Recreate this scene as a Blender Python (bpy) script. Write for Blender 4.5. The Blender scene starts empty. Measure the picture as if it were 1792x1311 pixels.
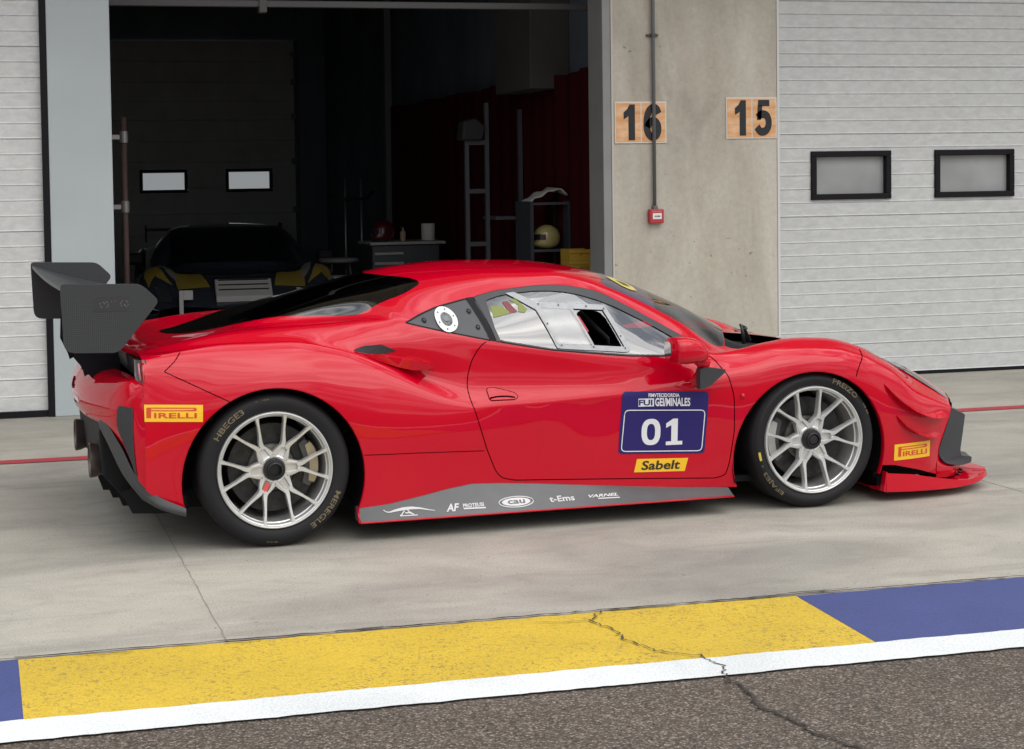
import bpy, bmesh, math, random
from math import pi, sin, cos, sqrt, radians, atan2
from mathutils import Vector, Matrix
from mathutils.bvhtree import BVHTree
from mathutils.geometry import tessellate_polygon

SC = bpy.context.scene
COL = SC.collection

# ------------------------------------------------------------------ camera, world, sun, exposure
cam_d = bpy.data.cameras.new('camera'); cam = bpy.data.objects.new('camera', cam_d); COL.objects.link(cam)
SC.camera = cam
cam_d.sensor_width = 36.0
cam_d.lens = 2930.5 / 1792 * 36.0
cam_d.shift_x = (896 - 687.5) / 1792
cam_d.shift_y = -(655.5 - 445.0) / 1792
cam_d.clip_end = 2000
YAW, PITCH, ROLL = -0.24347, 0.04244, -0.01623
_r = Vector((cos(YAW), sin(YAW), 0)); _f = Vector((-sin(YAW), cos(YAW), 0)); _u = Vector((0, 0, 1))
_f2 = _f * cos(PITCH) - _u * sin(PITCH); _u2 = _u * cos(PITCH) + _f * sin(PITCH)
_r3 = _r * cos(ROLL) + _u2 * sin(ROLL); _u3 = _u2 * cos(ROLL) - _r * sin(ROLL)
_m = Matrix((_r3, _u3, -_f2)).transposed().to_4x4(); _m.translation = Vector((0, 0, 1.6058))
cam.matrix_world = _m

SUN_EL, SUN_AZ = radians(52), radians(158)      # azimuth measured from +Y towards +X
world = bpy.data.worlds.new('World'); SC.world = world; world.use_nodes = True
wt = world.node_tree; wt.nodes.clear()
wo = wt.nodes.new('ShaderNodeOutputWorld'); bg = wt.nodes.new('ShaderNodeBackground')
sky = wt.nodes.new('ShaderNodeTexSky'); sky.sky_type = 'NISHITA'; sky.sun_disc = False
sky.sun_elevation = SUN_EL; sky.sun_rotation = SUN_AZ; sky.air_density = 1.0; sky.dust_density = 3.0
tc = wt.nodes.new('ShaderNodeTexCoord'); mp = wt.nodes.new('ShaderNodeMapping'); mp.inputs['Scale'].default_value = (1.0, 1.0, 3.2)
nz = wt.nodes.new('ShaderNodeTexNoise'); nz.inputs['Scale'].default_value = 3.0; nz.inputs['Detail'].default_value = 7; nz.inputs['Roughness'].default_value = .55; nz.inputs['Distortion'].default_value = .6
cr = wt.nodes.new('ShaderNodeValToRGB')
cr.color_ramp.elements[0].position = .40; cr.color_ramp.elements[0].color = (3.4, 3.6, 4.1, 1)
cr.color_ramp.elements[1].position = .60; cr.color_ramp.elements[1].color = (11.5, 11.4, 11.2, 1)
mx = wt.nodes.new('ShaderNodeMix'); mx.data_type = 'RGBA'; mx.inputs[0].default_value = .90
L = wt.links.new
L(tc.outputs['Generated'], mp.inputs['Vector']); L(mp.outputs[0], nz.inputs['Vector']); L(nz.outputs['Fac'], cr.inputs[0])
sx = wt.nodes.new('ShaderNodeSeparateXYZ'); gr = wt.nodes.new('ShaderNodeMapRange'); gr.inputs[1].default_value = 0; gr.inputs[2].default_value = .9; gr.inputs[3].default_value = .52; gr.inputs[4].default_value = 1.30
ml = wt.nodes.new('ShaderNodeVectorMath'); ml.operation = 'SCALE'
L(tc.outputs['Generated'], sx.inputs[0]); L(sx.outputs['Z'], gr.inputs[0])
L(sky.outputs[0], mx.inputs['A']); L(cr.outputs[0], mx.inputs['B']); L(mx.outputs['Result'], ml.inputs[0]); L(gr.outputs[0], ml.inputs['Scale']); L(ml.outputs[0], bg.inputs[0])
bg.inputs[1].default_value = 0.15
L(bg.outputs[0], wo.inputs[0])

sun_d = bpy.data.lights.new('sun', 'SUN'); sun = bpy.data.objects.new('sun', sun_d); COL.objects.link(sun)
sun_d.energy = 0.95; sun_d.angle = radians(58); sun_d.color = (1, .965, .92)
_sd = Vector((sin(SUN_AZ) * cos(SUN_EL), cos(SUN_AZ) * cos(SUN_EL), sin(SUN_EL)))
sun.rotation_euler = (-_sd).to_track_quat('-Z', 'Y').to_euler()

SC.view_settings.view_transform = 'Standard'; SC.view_settings.look = 'None'
SC.view_settings.exposure = 0.30; SC.view_settings.gamma = 1.0

# ------------------------------------------------------------------ materials
MATS = {}
def mat(name, col, rough=.5, metal=0., coat=0., spec=.5, bump=None, noise=None, coat_rough=.03, emit=None, flake=False):
    if name in MATS: return MATS[name]
    m = bpy.data.materials.new(name); m.use_nodes = True; nt = m.node_tree; b = nt.nodes['Principled BSDF']
    b.inputs['Base Color'].default_value = (*col, 1); b.inputs['Roughness'].default_value = rough
    b.inputs['Metallic'].default_value = metal; b.inputs['Coat Weight'].default_value = coat
    b.inputs['Coat Roughness'].default_value = coat_rough; b.inputs['Specular IOR Level'].default_value = spec
    if emit: b.inputs['Emission Color'].default_value = (*emit[0], 1); b.inputs['Emission Strength'].default_value = emit[1]
    if noise:   # (scale, amount, detail): value variation of the base colour
        sc, am, de = noise
        t = nt.nodes.new('ShaderNodeTexCoord'); n = nt.nodes.new('ShaderNodeTexNoise'); n.inputs['Scale'].default_value = sc; n.inputs['Detail'].default_value = de
        r = nt.nodes.new('ShaderNodeMapRange'); r.inputs[1].default_value = .3; r.inputs[2].default_value = .7; r.inputs[3].default_value = 1 - am; r.inputs[4].default_value = 1 + am
        h = nt.nodes.new('ShaderNodeHueSaturation'); h.inputs['Color'].default_value = (*col, 1)
        nt.links.new(t.outputs['Object'], n.inputs['Vector']); nt.links.new(n.outputs['Fac'], r.inputs[0]); nt.links.new(r.outputs[0], h.inputs['Value']); nt.links.new(h.outputs[0], b.inputs['Base Color'])
    if bump:    # (scale, strength, distance)
        sc, st, di = bump
        t = nt.nodes.new('ShaderNodeTexCoord'); n = nt.nodes.new('ShaderNodeTexNoise'); n.inputs['Scale'].default_value = sc; n.inputs['Detail'].default_value = 4
        bp = nt.nodes.new('ShaderNodeBump'); bp.inputs['Strength'].default_value = st; bp.inputs['Distance'].default_value = di
        nt.links.new(t.outputs['Object'], n.inputs['Vector']); nt.links.new(n.outputs['Fac'], bp.inputs['Height']); nt.links.new(bp.outputs[0], b.inputs['Normal'])
    MATS[name] = m; return m

# ------------------------------------------------------------------ object helpers
def tag(o, label=None, cat=None, group=None, kind=None):
    if label: o['label'] = label
    if cat: o['category'] = cat
    if group: o['group'] = group
    if kind: o['kind'] = kind
    return o
def empty(name, loc=(0, 0, 0), rz=0, label=None, cat=None, group=None, parent=None):
    o = bpy.data.objects.new(name, None); COL.objects.link(o); o.location = loc; o.rotation_euler = (0, 0, rz)
    o.empty_display_size = .1
    if parent: o.parent = parent
    return tag(o, label, cat, group)
def mesh(name, vs, fs, m=None, parent=None, smooth=False, loc=None, mi=None):
    me = bpy.data.meshes.new(name); me.from_pydata([tuple(v) for v in vs], [], [tuple(f) for f in fs]); me.update()
    if m:
        for q in (m if isinstance(m, (list, tuple)) else [m]): me.materials.append(q)
    if mi: me.polygons.foreach_set('material_index', mi)
    if smooth: me.polygons.foreach_set('use_smooth', [True] * len(me.polygons))
    o = bpy.data.objects.new(name, me); COL.objects.link(o)
    if parent: o.parent = parent
    if loc: o.location = loc
    return o
class MB:
    """collects simple shapes, then builds them as one mesh object"""
    def __init__(s): s.v = []; s.f = []; s.m = []
    def add(s, vs, fs, mi=0):
        n = len(s.v); s.v += [Vector(v) for v in vs]; s.f += [tuple(i + n for i in f) for f in fs]; s.m += [mi] * len(fs); return s
    def box(s, x0, x1, y0, y1, z0, z1, mi=0, bev=0):
        if bev:
            b = bmesh.new(); bmesh.ops.create_cube(b, size=1)
            for v in b.verts: v.co = Vector(((x0 + x1) / 2 + v.co.x * (x1 - x0), (y0 + y1) / 2 + v.co.y * (y1 - y0), (z0 + z1) / 2 + v.co.z * (z1 - z0)))
            bmesh.ops.bevel(b, geom=b.edges[:], offset=bev, segments=2, affect='EDGES', profile=.5)
            b.verts.index_update(); s.add([v.co for v in b.verts], [[v.index for v in f.verts] for f in b.faces], mi); b.free(); return s
        return s.add([(x, y, z) for x in (x0, x1) for y in (y0, y1) for z in (z0, z1)], [(0, 1, 3, 2), (4, 6, 7, 5), (0, 4, 5, 1), (2, 3, 7, 6), (0, 2, 6, 4), (1, 5, 7, 3)], mi)
    def tube(s, pts, r, n=10, mi=0, cap=True):
        pts = [Vector(p) for p in pts]; rs = r if isinstance(r, (list, tuple)) else [r] * len(pts)
        vs = []; fs = []; ref = None
        for i, p in enumerate(pts):
            t = (pts[min(i + 1, len(pts) - 1)] - pts[max(i - 1, 0)]).normalized()
            if ref is None: ref = t.orthogonal().normalized()
            ref = (ref - t * ref.dot(t)).normalized(); b = t.cross(ref)
            for k in range(n):
                a = 2 * pi * k / n; vs.append(p + (ref * cos(a) + b * sin(a)) * rs[i])
        for i in range(len(pts) - 1):
            for k in range(n): fs.append((i * n + k, i * n + (k + 1) % n, (i + 1) * n + (k + 1) % n, (i + 1) * n + k))
        if cap: fs.append(tuple(range(n - 1, -1, -1))); fs.append(tuple((len(pts) - 1) * n + k for k in range(n)))
        return s.add(vs, fs, mi)
    def prism(s, poly, axis, a, b, mi=0):
        """extrude a 2D polygon along axis ('x','y','z') from a to b; poly holds the two other coordinates in order"""
        def P(q, w):
            return {'x': (w, q[0], q[1]), 'y': (q[0], w, q[1]), 'z': (q[0], q[1], w)}[axis]
        n = len(poly); vs = [P(q, a) for q in poly] + [P(q, b) for q in poly]
        fs = [(i, (i + 1) % n, n + (i + 1) % n, n + i) for i in range(n)]
        tr = tessellate_polygon([[Vector((q[0], q[1], 0)) for q in poly]])
        fs += [tuple(t) for t in tr] + [tuple(n + i for i in reversed(t)) for t in tr]
        return s.add(vs, fs, mi)
    def lathe(s, prof, axis='y', n=48, c=(0, 0, 0), mi=0, arc=2 * pi, a0=0):
        """prof: list of (radius, height along axis)"""
        full = abs(arc - 2 * pi) < 1e-6; N = n if full else n + 1; vs = []; fs = []
        for i in range(N):
            a = a0 + arc * i / n
            for (r, h) in prof:
                if axis == 'y': q = (r * cos(a), h, r * sin(a))
                elif axis == 'z': q = (r * cos(a), r * sin(a), h)
                else: q = (h, r * cos(a), r * sin(a))
                vs.append((q[0] + c[0], q[1] + c[1], q[2] + c[2]))
        k = len(prof)
        for i in range(n):
            j = (i + 1) % N
            for q in range(k - 1): fs.append((i * k + q, j * k + q, j * k + q + 1, i * k + q + 1))
        return s.add(vs, fs, mi)
    def build(s, name, m, parent=None, smooth=False, bevel=0, loc=None, recalc=True, auto=None):
        o = mesh(name, s.v, s.f, m, parent, smooth or bool(auto), loc, s.m)
        if recalc or bevel:
            b = bmesh.new(); b.from_mesh(o.data)
            if recalc: bmesh.ops.recalc_face_normals(b, faces=b.faces[:])
            if auto:
                for e in b.edges:
                    if len(e.link_faces) == 2 and e.calc_face_angle(0) > radians(auto): e.smooth = False
            b.to_mesh(o.data); b.free()
        if bevel:
            md = o.modifiers.new('bevel', 'BEVEL'); md.width = bevel; md.segments = 2; md.limit_method = 'ANGLE'; md.angle_limit = radians(40)
        return o
def copy_tree(o, parent=None):
    c = o.copy(); COL.objects.link(c)
    if parent is not None: c.parent = parent; c.matrix_parent_inverse = o.matrix_parent_inverse.copy()
    for ch in list(o.children): copy_tree(ch, c)
    return c
_FONT = {}
def text_mesh(body, size=1., bold=0., shear=0., align='CENTER', sx=1.0, space=1.0, res=3):
    """flat text as (verts2d, faces), centred on the origin"""
    c = bpy.data.curves.new('t', 'FONT'); c.body = body; c.size = size; c.offset = bold * size; c.shear = shear
    c.align_x = align; c.space_character = space; c.resolution_u = res; c.fill_mode = 'FRONT'
    o = bpy.data.objects.new('t', c); COL.objects.link(o)
    dg = bpy.context.evaluated_depsgraph_get(); me = bpy.data.meshes.new_from_object(o.evaluated_get(dg))
    vs = [(v.co.x * sx, v.co.y) for v in me.vertices]; fs = [tuple(p.vertices) for p in me.polygons]
    bpy.data.objects.remove(o); bpy.data.curves.remove(c); bpy.data.meshes.remove(me)
    if vs:
        x0, x1 = min(v[0] for v in vs), max(v[0] for v in vs); y0, y1 = min(v[1] for v in vs), max(v[1] for v in vs)
        vs = [(v[0] - (x0 + x1) / 2, v[1] - (y0 + y1) / 2) for v in vs]
    return vs, fs
def fit_text(body, w, h, **k):
    """text stretched to fill a w x h box centred on the origin"""
    vs, fs = text_mesh(body, 1., **k)
    W = max(v[0] for v in vs) * 2; H = max(v[1] for v in vs) * 2
    return [(v[0] * w / W, v[1] * h / H) for v in vs], fs

def digit(ch):
    """bold digits drawn as outlines in a unit-high box: (verts, faces), centred"""
    def ring(pts, w):
        P = spline2(pts, 5, False); return stroke(P, w)
    if ch == '0':
        n = 40; vs = []; fs = []
        for k in range(n + 1):
            a = 2 * pi * k / n; c, s = cos(a), sin(a); q = lambda v: math.copysign(abs(v) ** .8, v)
            vs += [(.36 + q(c) * .36, .5 + q(s) * .5), (.36 + q(c) * .155, .5 + q(s) * .31)]
        fs = [(2 * k, 2 * k + 2, 2 * k + 3, 2 * k + 1) for k in range(n)]
    elif ch in 'lI1':
        P = [(.20, .14), (.20, .76), (.0, .66), (.0, .83), (.26, 1), (.44, 1), (.44, .14), (.62, .14), (.62, 0), (.0, 0), (.0, .14)] if ch == '1' else [(.18, 0), (.18, .68), (.10, .63), (-.02, .59), (-.02, .78), (.13, .87), (.23, 1), (.45, 1), (.45, 0)]
        vs = P; fs = [tuple(t) for t in tessellate_polygon([[Vector((p[0], p[1], 0)) for p in P]])]
    elif ch == '5':
        vs, fs = ring([(.13, .50), (.22, .575), (.34, .595), (.47, .54), (.53, .40), (.52, .26), (.44, .14), (.32, .095), (.20, .12), (.10, .24)], .225)
        for P in ([(.10, .42), (.26, .46), (.30, .84), (.13, .84)], [(.13, .82), (.56, .82), (.56, 1), (.15, 1)]): n = len(vs); vs += P; fs.append(tuple(n + i for i in range(4)))
    elif ch == '6':
        vs, fs = ring([(.54, .74), (.47, .87), (.35, .905), (.22, .84), (.135, .68), (.11, .48), (.13, .26), (.22, .13), (.34, .095), (.46, .14), (.525, .27), (.51, .42), (.42, .52), (.31, .535), (.20, .47), (.14, .36)], .225)
    x0, x1 = min(v[0] for v in vs), max(v[0] for v in vs); y0, y1 = min(v[1] for v in vs), max(v[1] for v in vs)
    return [(v[0] - (x0 + x1) / 2, v[1] - (y0 + y1) / 2) for v in vs], fs, x1 - x0

def stroke(pts, w):
    vs = []; fs = []; P = [Vector(p) for p in pts]
    for i, q in enumerate(P):
        t = (P[min(i + 1, len(P) - 1)] - P[max(i - 1, 0)]).normalized(); n = Vector((-t.y, t.x)) * (w[i] if isinstance(w, list) else w) / 2; vs += [tuple(q + n), tuple(q - n)]
    for i in range(len(P) - 1): fs.append((2 * i, 2 * i + 1, 2 * i + 3, 2 * i + 2))
    return vs, fs
# ------------------------------------------------------------------ node helper for setting materials
class NT:
    def __init__(s, name, rough=.8):
        s.m = bpy.data.materials.new(name); s.m.use_nodes = True; s.t = s.m.node_tree; s.b = s.t.nodes['Principled BSDF']
        s.b.inputs['Roughness'].default_value = rough
        s.co = s.t.nodes.new('ShaderNodeTexCoord').outputs['Object']
    def n(s, ty, **k):
        q = s.t.nodes.new(ty)
        for a, b in k.items():
            if a.startswith('_'): setattr(q, a[1:], b)
            else: q.inputs[a.replace('0', ' ') if a not in q.inputs else a].default_value = b
        return q
    def l(s, a, b): s.t.links.new(a, b)
    def noise(s, scale, detail=4, rough=.55, dist=0., stretch=None):
        n = s.t.nodes.new('ShaderNodeTexNoise'); n.inputs['Scale'].default_value = scale; n.inputs['Detail'].default_value = detail
        n.inputs['Roughness'].default_value = rough; n.inputs['Distortion'].default_value = dist
        if stretch:
            mp = s.t.nodes.new('ShaderNodeMapping'); mp.inputs['Scale'].default_value = stretch; s.l(s.co, mp.inputs[0]); s.l(mp.outputs[0], n.inputs['Vector'])
        else: s.l(s.co, n.inputs['Vector'])
        return n.outputs['Fac']
    def ramp(s, fac, stops):
        r = s.t.nodes.new('ShaderNodeValToRGB'); e = r.color_ramp.elements
        while len(e) < len(stops): e.new(.5)
        for q, (p, c) in zip(e, stops): q.position = p; q.color = (*c, 1) if len(c) == 3 else c
        s.l(fac, r.inputs[0]); return r.outputs[0]
    def mix(s, fac, a, b, mode='MIX'):
        q = s.t.nodes.new('ShaderNodeMix'); q.data_type = 'RGBA'; q.blend_type = mode
        for v, k in ((fac, 0), (a, 'A'), (b, 'B')):
            if hasattr(v, 'links') or hasattr(v, 'is_linked'): s.l(v, q.inputs[k])
            else: q.inputs[k].default_value = v if k == 0 else (*v, 1)
        return q.outputs['Result']
    def bump(s, fac, st, di, prev=None):
        b = s.t.nodes.new('ShaderNodeBump'); b.inputs['Strength'].default_value = st; b.inputs['Distance'].default_value = di
        s.l(fac, b.inputs['Height'])
        if prev is not None: s.l(prev, b.inputs['Normal'])
        return b.outputs[0]
    def done(s, col, nrm=None, rough=None):
        s.l(col, s.b.inputs['Base Color'])
        if nrm is not None: s.l(nrm, s.b.inputs['Normal'])
        if rough is not None: s.l(rough, s.b.inputs['Roughness'])
        return s.m
g = (lambda v: (v, v, v))

def m_concrete_floor():
    q = NT('apron_concrete', .72)
    big = q.noise(.55, 6, .6, .8, (1, 2.2, 1)); mid = q.noise(3.6, 7, .68, .8, (1, 1.5, 1)); fine = q.noise(110, 4, .65)
    c = q.ramp(big, [(.30, (.25, .243, .212)), (.48, (.33, .312, .268)), (.62, (.395, .372, .318)), (.8, (.35, .315, .262))])
    c2 = q.ramp(mid, [(.3, g(.86)), (.5, g(1.0)), (.72, g(1.08))])
    c = q.mix(1., c, c2, 'MULTIPLY')
    c = q.mix(.8, c, q.ramp(fine, [(.35, g(.78)), (.65, g(1.2))]), 'MULTIPLY')
    sc = q.noise(1.4, 7, .7, 2.2, (.5, 5.5, 1)); sm = q.ramp(sc, [(.60, g(1)), (.68, g(.80)), (.73, g(1))])
    c = q.mix(.5, c, sm, 'MULTIPLY')
    sp = q.noise(38, 2, .5); c = q.mix(1., c, q.ramp(sp, [(.25, g(.5)), (.30, g(1))]), 'MULTIPLY')
    # rubber streaks along the lane and a few pale scuffs, worn into the surface
    tm = q.noise(1.0, 5, .6, .3, (.16, 4.2, 1)); c = q.mix(.5, c, q.ramp(tm, [(.585, g(1)), (.64, g(.70)), (.70, g(.82)), (.76, g(1))]), 'MULTIPLY')
    ls = q.noise(2.6, 7, .75, 1.8, (.35, 3.0, 1)); c = q.mix(.55, c, q.ramp(ls, [(.60, g(1)), (.66, g(1.22)), (.70, g(1))]), 'MULTIPLY')
    n = q.bump(fine, .18, .002); n = q.bump(mid, .12, .01, n)
    return q.done(c, n, q.ramp(big, [(.3, g(.55)), (.7, g(.8))]))
def m_asphalt():
    q = NT('asphalt', .85)
    v = q.t.nodes.new('ShaderNodeTexVoronoi'); v.inputs['Scale'].default_value = 140; q.l(q.co, v.inputs['Vector'])
    vr = q.t.nodes.new('ShaderNodeTexVoronoi'); vr.inputs['Scale'].default_value = 260; q.l(q.co, vr.inputs['Vector'])
    sep = q.t.nodes.new('ShaderNodeSeparateColor'); q.l(v.outputs['Color'], sep.inputs[0])
    c = q.ramp(sep.outputs[0], [(0, (.058, .043, .031)), (.5, (.112, .088, .068)), (.82, (.18, .148, .118)), (1, (.31, .265, .22))])
    edge = q.ramp(v.outputs['Distance'], [(.30, g(1.1)), (.62, g(.30))])
    c = q.mix(.7, c, edge, 'MULTIPLY')
    c = q.mix(1., c, q.ramp(q.noise(2.2, 5), [(.3, g(.88)), (.7, g(1.12))]), 'MULTIPLY')
    pit = q.noise(55, 2, .5); c = q.mix(1., c, q.ramp(pit, [(.3, g(.35)), (.38, g(1))]), 'MULTIPLY')
    n = q.bump(v.outputs['Distance'], -.8, .006); n = q.bump(pit, .4, .006, n)
    return q.done(c, n)
def m_paint(name, col, wear, worn=(.20, .145, .05)):
    """road paint over asphalt: the stone texture stands through, small pits show the ground"""
    q = NT(name, .7)
    v = q.t.nodes.new('ShaderNodeTexVoronoi'); v.inputs['Scale'].default_value = 130; q.l(q.co, v.inputs['Vector'])
    big = q.noise(1.6, 6, .6, 1.0); c = q.ramp(big, [(.3, tuple(x * .90 for x in col)), (.7, tuple(min(1, x * 1.08) for x in col))])
    c = q.mix(.4, c, q.ramp(v.outputs['Distance'], [(.3, g(1.05)), (.65, g(.62))]), 'MULTIPLY')
    w = q.noise(52, 4, .62, 1.2); mask = q.ramp(w, [(wear, g(1)), (wear + .04, g(0))])
    area = q.ramp(q.noise(2.4, 4), [(.35, g(.2)), (.6, g(.8))]); mm = q.mix(1., mask, area, 'MULTIPLY')
    c = q.mix(mm, c, worn)
    n = q.bump(v.outputs['Distance'], -.5, .003); n = q.bump(w, .25, .004, n)
    return q.done(c, n)
def m_wall():
    q = NT('pillar_concrete', .85)
    big = q.noise(1.1, 6, .6, .8, (1.6, 1, .55)); fine = q.noise(26, 6, .7); st = q.noise(2.2, 5, .6, .5, (2.2, 1, .5))
    c = q.ramp(big, [(.28, (.36, .335, .28)), (.5, (.47, .445, .375)), (.72, (.55, .53, .46))])
    c = q.mix(.75, c, q.ramp(fine, [(.3, g(.87)), (.7, g(1.10))]), 'MULTIPLY')
    c = q.mix(.6, c, q.ramp(st, [(.35, (.93, .90, .86)), (.6, g(1.04))]), 'MULTIPLY')
    sp = q.noise(17, 2, .5); c = q.mix(1., c, q.ramp(sp, [(.245, g(.55)), (.27, g(1))]), 'MULTIPLY')
    return q.done(c, q.bump(fine, .25, .004))
def m_door(name, col):
    q = NT(name, .42); q.b.inputs['Metallic'].default_value = .0; q.b.inputs['Specular IOR Level'].default_value = .4
    w = q.noise(11, 5, .6, .6, (1, 1, 2.2)); f = q.noise(120, 3, .6); b = q.noise(1.3, 4)
    c = q.ramp(w, [(.35, tuple(x * .90 for x in col)), (.65, tuple(x * 1.06 for x in col))])
    c = q.mix(.7, c, q.ramp(f, [(.3, g(.93)), (.7, g(1.06))]), 'MULTIPLY'); c = q.mix(.7, c, q.ramp(b, [(.3, g(.93)), (.7, g(1.05))]), 'MULTIPLY')
    return q.done(c, q.bump(f, .15, .001))

W_Y = 11.975          # plane of the pit wall
CONC = m_concrete_floor(); ASPH = m_asphalt()
def sheet(name, x0, x1, y0, y1, z, m, nx=1, ny=1):
    vs = [(x0 + (x1 - x0) * i / nx, y0 + (y1 - y0) * j / ny, z) for j in range(ny + 1) for i in range(nx + 1)]
    fs = [(j * (nx + 1) + i, j * (nx + 1) + i + 1, (j + 1) * (nx + 1) + i + 1, (j + 1) * (nx + 1) + i) for j in range(ny) for i in range(nx)]
    return mesh(name, vs, fs, m)
o = sheet('pit_lane', -400, 400, -400, 5.80, -.004, ASPH); tag(o, kind='structure')
o = sheet('apron', -400, 400, 5.80, W_Y + 14, 0, CONC); tag(o, kind='structure')
def jagged(name, x0, x1, y0, y1, z, m, amp=.006, step=.02, seed=1, label=None, cat=None, x0s=0, x1s=0):
    """painted band with slightly ragged long edges; ends may be skewed"""
    rnd = random.Random(seed); n = max(2, int((x1 - x0) / step)); vs = []; fs = []
    a = b = 0
    for i in range(n + 1):
        x = x0 + (x1 - x0) * i / n; a = a * .6 + rnd.uniform(-1, 1) * amp * .6; b = b * .6 + rnd.uniform(-1, 1) * amp * .6
        s0 = x0s * (1 - i / n) + x1s * (i / n)
        vs += [(x, y0 + a, z), (x + s0, y1 + b, z)]
    for i in range(n): fs.append((2 * i, 2 * i + 2, 2 * i + 3, 2 * i + 1))
    o = mesh(name, vs, fs, m); tag(o, kind='structure'); return o
YEL = m_paint('yellow_road_paint', (.61, .42, .032), .40); BLU = m_paint('blue_road_paint', (.050, .070, .215), .30, (.03, .03, .08)); WHT = m_paint('white_road_paint', (.70, .73, .73), .30, (.35, .35, .34))
BLU2 = BLU
jagged('yellow_marking', .10, 2.965, 5.125, 5.803, .0005, YEL, seed=2, x1s=.045)
jagged('blue_marking', -60, .10, 5.125, 5.803, .0005, BLU, step=.05, seed=3)
jagged('blue_marking', 2.967, 60, 5.125, 5.80, .0005, BLU2, step=.05, seed=4, x0s=.045)
jagged('white_line', -60, 60, 4.93, 5.127, .0035, WHT, step=.03, seed=5)
jagged('red_line', -60, 60, 9.99, 10.12, .004, m_paint('red_road_paint', (.42, .03, .045), .34, (.3, .25, .23)), step=.05, seed=6, amp=.003)
# joints and cracks: thin dark lines lying in the surface
CRK = mat('crack_dirt', (.045, .038, .032), .95)
JNT = mat('joint_sealant', (.235, .22, .185), .95)
def crack(name, pts, w, z, m, seed=0, jit=.012, sub=8):
    rnd = random.Random(seed); P = []
    for (a, b) in zip(pts[:-1], pts[1:]):
        for k in range(sub):
            t = k / sub; P.append(Vector((a[0] + (b[0] - a[0]) * t + rnd.uniform(-jit, jit), a[1] + (b[1] - a[1]) * t + rnd.uniform(-jit, jit))))
    P.append(Vector(pts[-1])); vs = []; fs = []
    for i, q in enumerate(P):
        t = (P[min(i + 1, len(P) - 1)] - P[max(i - 1, 0)]); t = t.normalized() if t.length > 0 else Vector((1, 0)); nn = Vector((-t.y, t.x)); ww = w * rnd.uniform(.4, 1.2) / 2
        vs += [(q.x + nn.x * ww, q.y + nn.y * ww, z), (q.x - nn.x * ww, q.y - nn.y * ww, z)]
    for i in range(len(P) - 1): fs.append((2 * i, 2 * i + 1, 2 * i + 3, 2 * i + 2))
    o = mesh(name, vs, fs, m); tag(o, kind='structure'); return o
crack('crack', [(2.225, 5.80), (2.124, 5.687), (2.164, 5.536), (2.15, 5.40), (2.20, 5.25), (2.319, 5.15), (2.34, 5.02), (2.298, 4.92), (2.305, 4.758), (2.266, 4.60), (2.30, 4.506), (2.308, 4.358), (2.36, 4.199), (2.5, 3.9)], .008, .0065, CRK, 3, .012)
crack('crack', [(2.30, 4.925), (2.305, 4.758), (2.266, 4.60), (2.30, 4.506), (2.308, 4.358), (2.36, 4.199), (2.5, 3.9)], .009, .0015, CRK, 5, .010)
crack('crack', [(2.124, 5.687), (2.02, 5.69), (1.93, 5.72)], .004, .0065, CRK, 4, .006, 5)
for jx in (.82, 5.076, 9.33, -3.44): crack('joint', [(jx, 5.81), (jx, 9.0), (jx, W_Y)], .0075, .0012, JNT, int(jx * 10), .003, 60)
crack('joint', [(-30, 5.812), (-2, 5.808), (1.2, 5.812), (3, 5.81), (5, 5.806), (30, 5.81)], .014, .0065, CRK, 9, .006, 60)
rnd = random.Random(11)
for k in range(26):     # short edge cracks along the yellow band
    x = rnd.uniform(-.2, 3.0); y = 5.81 + rnd.uniform(-.03, .02); Lk = rnd.uniform(.05, .3)
    if k < 14: crack('crack', [(x, y), (x + Lk, y + rnd.uniform(-.012, .012))], .007, .0065, CRK, k, .004, 6)
PW = m_wall(); DG = m_door('door_steel_grey', (.56, .575, .565)); DL = m_door('door_steel_left', (.62, .63, .62))
BLK = mat('black_rubber_trim', (.006, .006, .008), .6, spec=.2)
JAMB = mat('jamb_grey', (.24, .245, .24), .5, noise=(3, .08, 3)); PILL = mat('painted_pillar', (.40, .45, .46), .6, noise=(1.3, .06, 5), bump=(90, .08, .001))
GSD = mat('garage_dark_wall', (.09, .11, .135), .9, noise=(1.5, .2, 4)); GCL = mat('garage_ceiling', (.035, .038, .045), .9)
ZT = 4.4
def wall(name, x0, x1, y0, y1, z0, z1, m, label, cat='wall', bev=.006):
    o = MB().box(x0, x1, y0, y1, z0, z1).build(name, m, bevel=bev); return tag(o, label, cat)
wall('concrete_pillar', 4.702, 6.078, W_Y, W_Y + .45, 0, ZT, PW, 'wide raw concrete pillar between the open bay and the grey door', 'pillar')
wall('metal_pillar', .506, .944, W_Y - .012, W_Y + .4, 0, ZT, PILL, 'pale blue grey pillar left of the open bay', 'pillar')
wall('upper_wall', -60, 60, W_Y + .03, W_Y + .45, ZT, 8.5, PW, 'raw concrete wall running above the garage doors', 'wall')
o = MB().box(-60, 60, W_Y - 1.7, W_Y + .03, ZT + .25, ZT + .6).build('roof_canopy', PW); tag(o, 'concrete canopy running above the garage doors', 'canopy')
wall('door_jamb', 4.632, 4.700, W_Y - .006, W_Y + .3, 0, ZT, JAMB, 'grey steel door jamb beside the concrete pillar', 'door frame')

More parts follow.
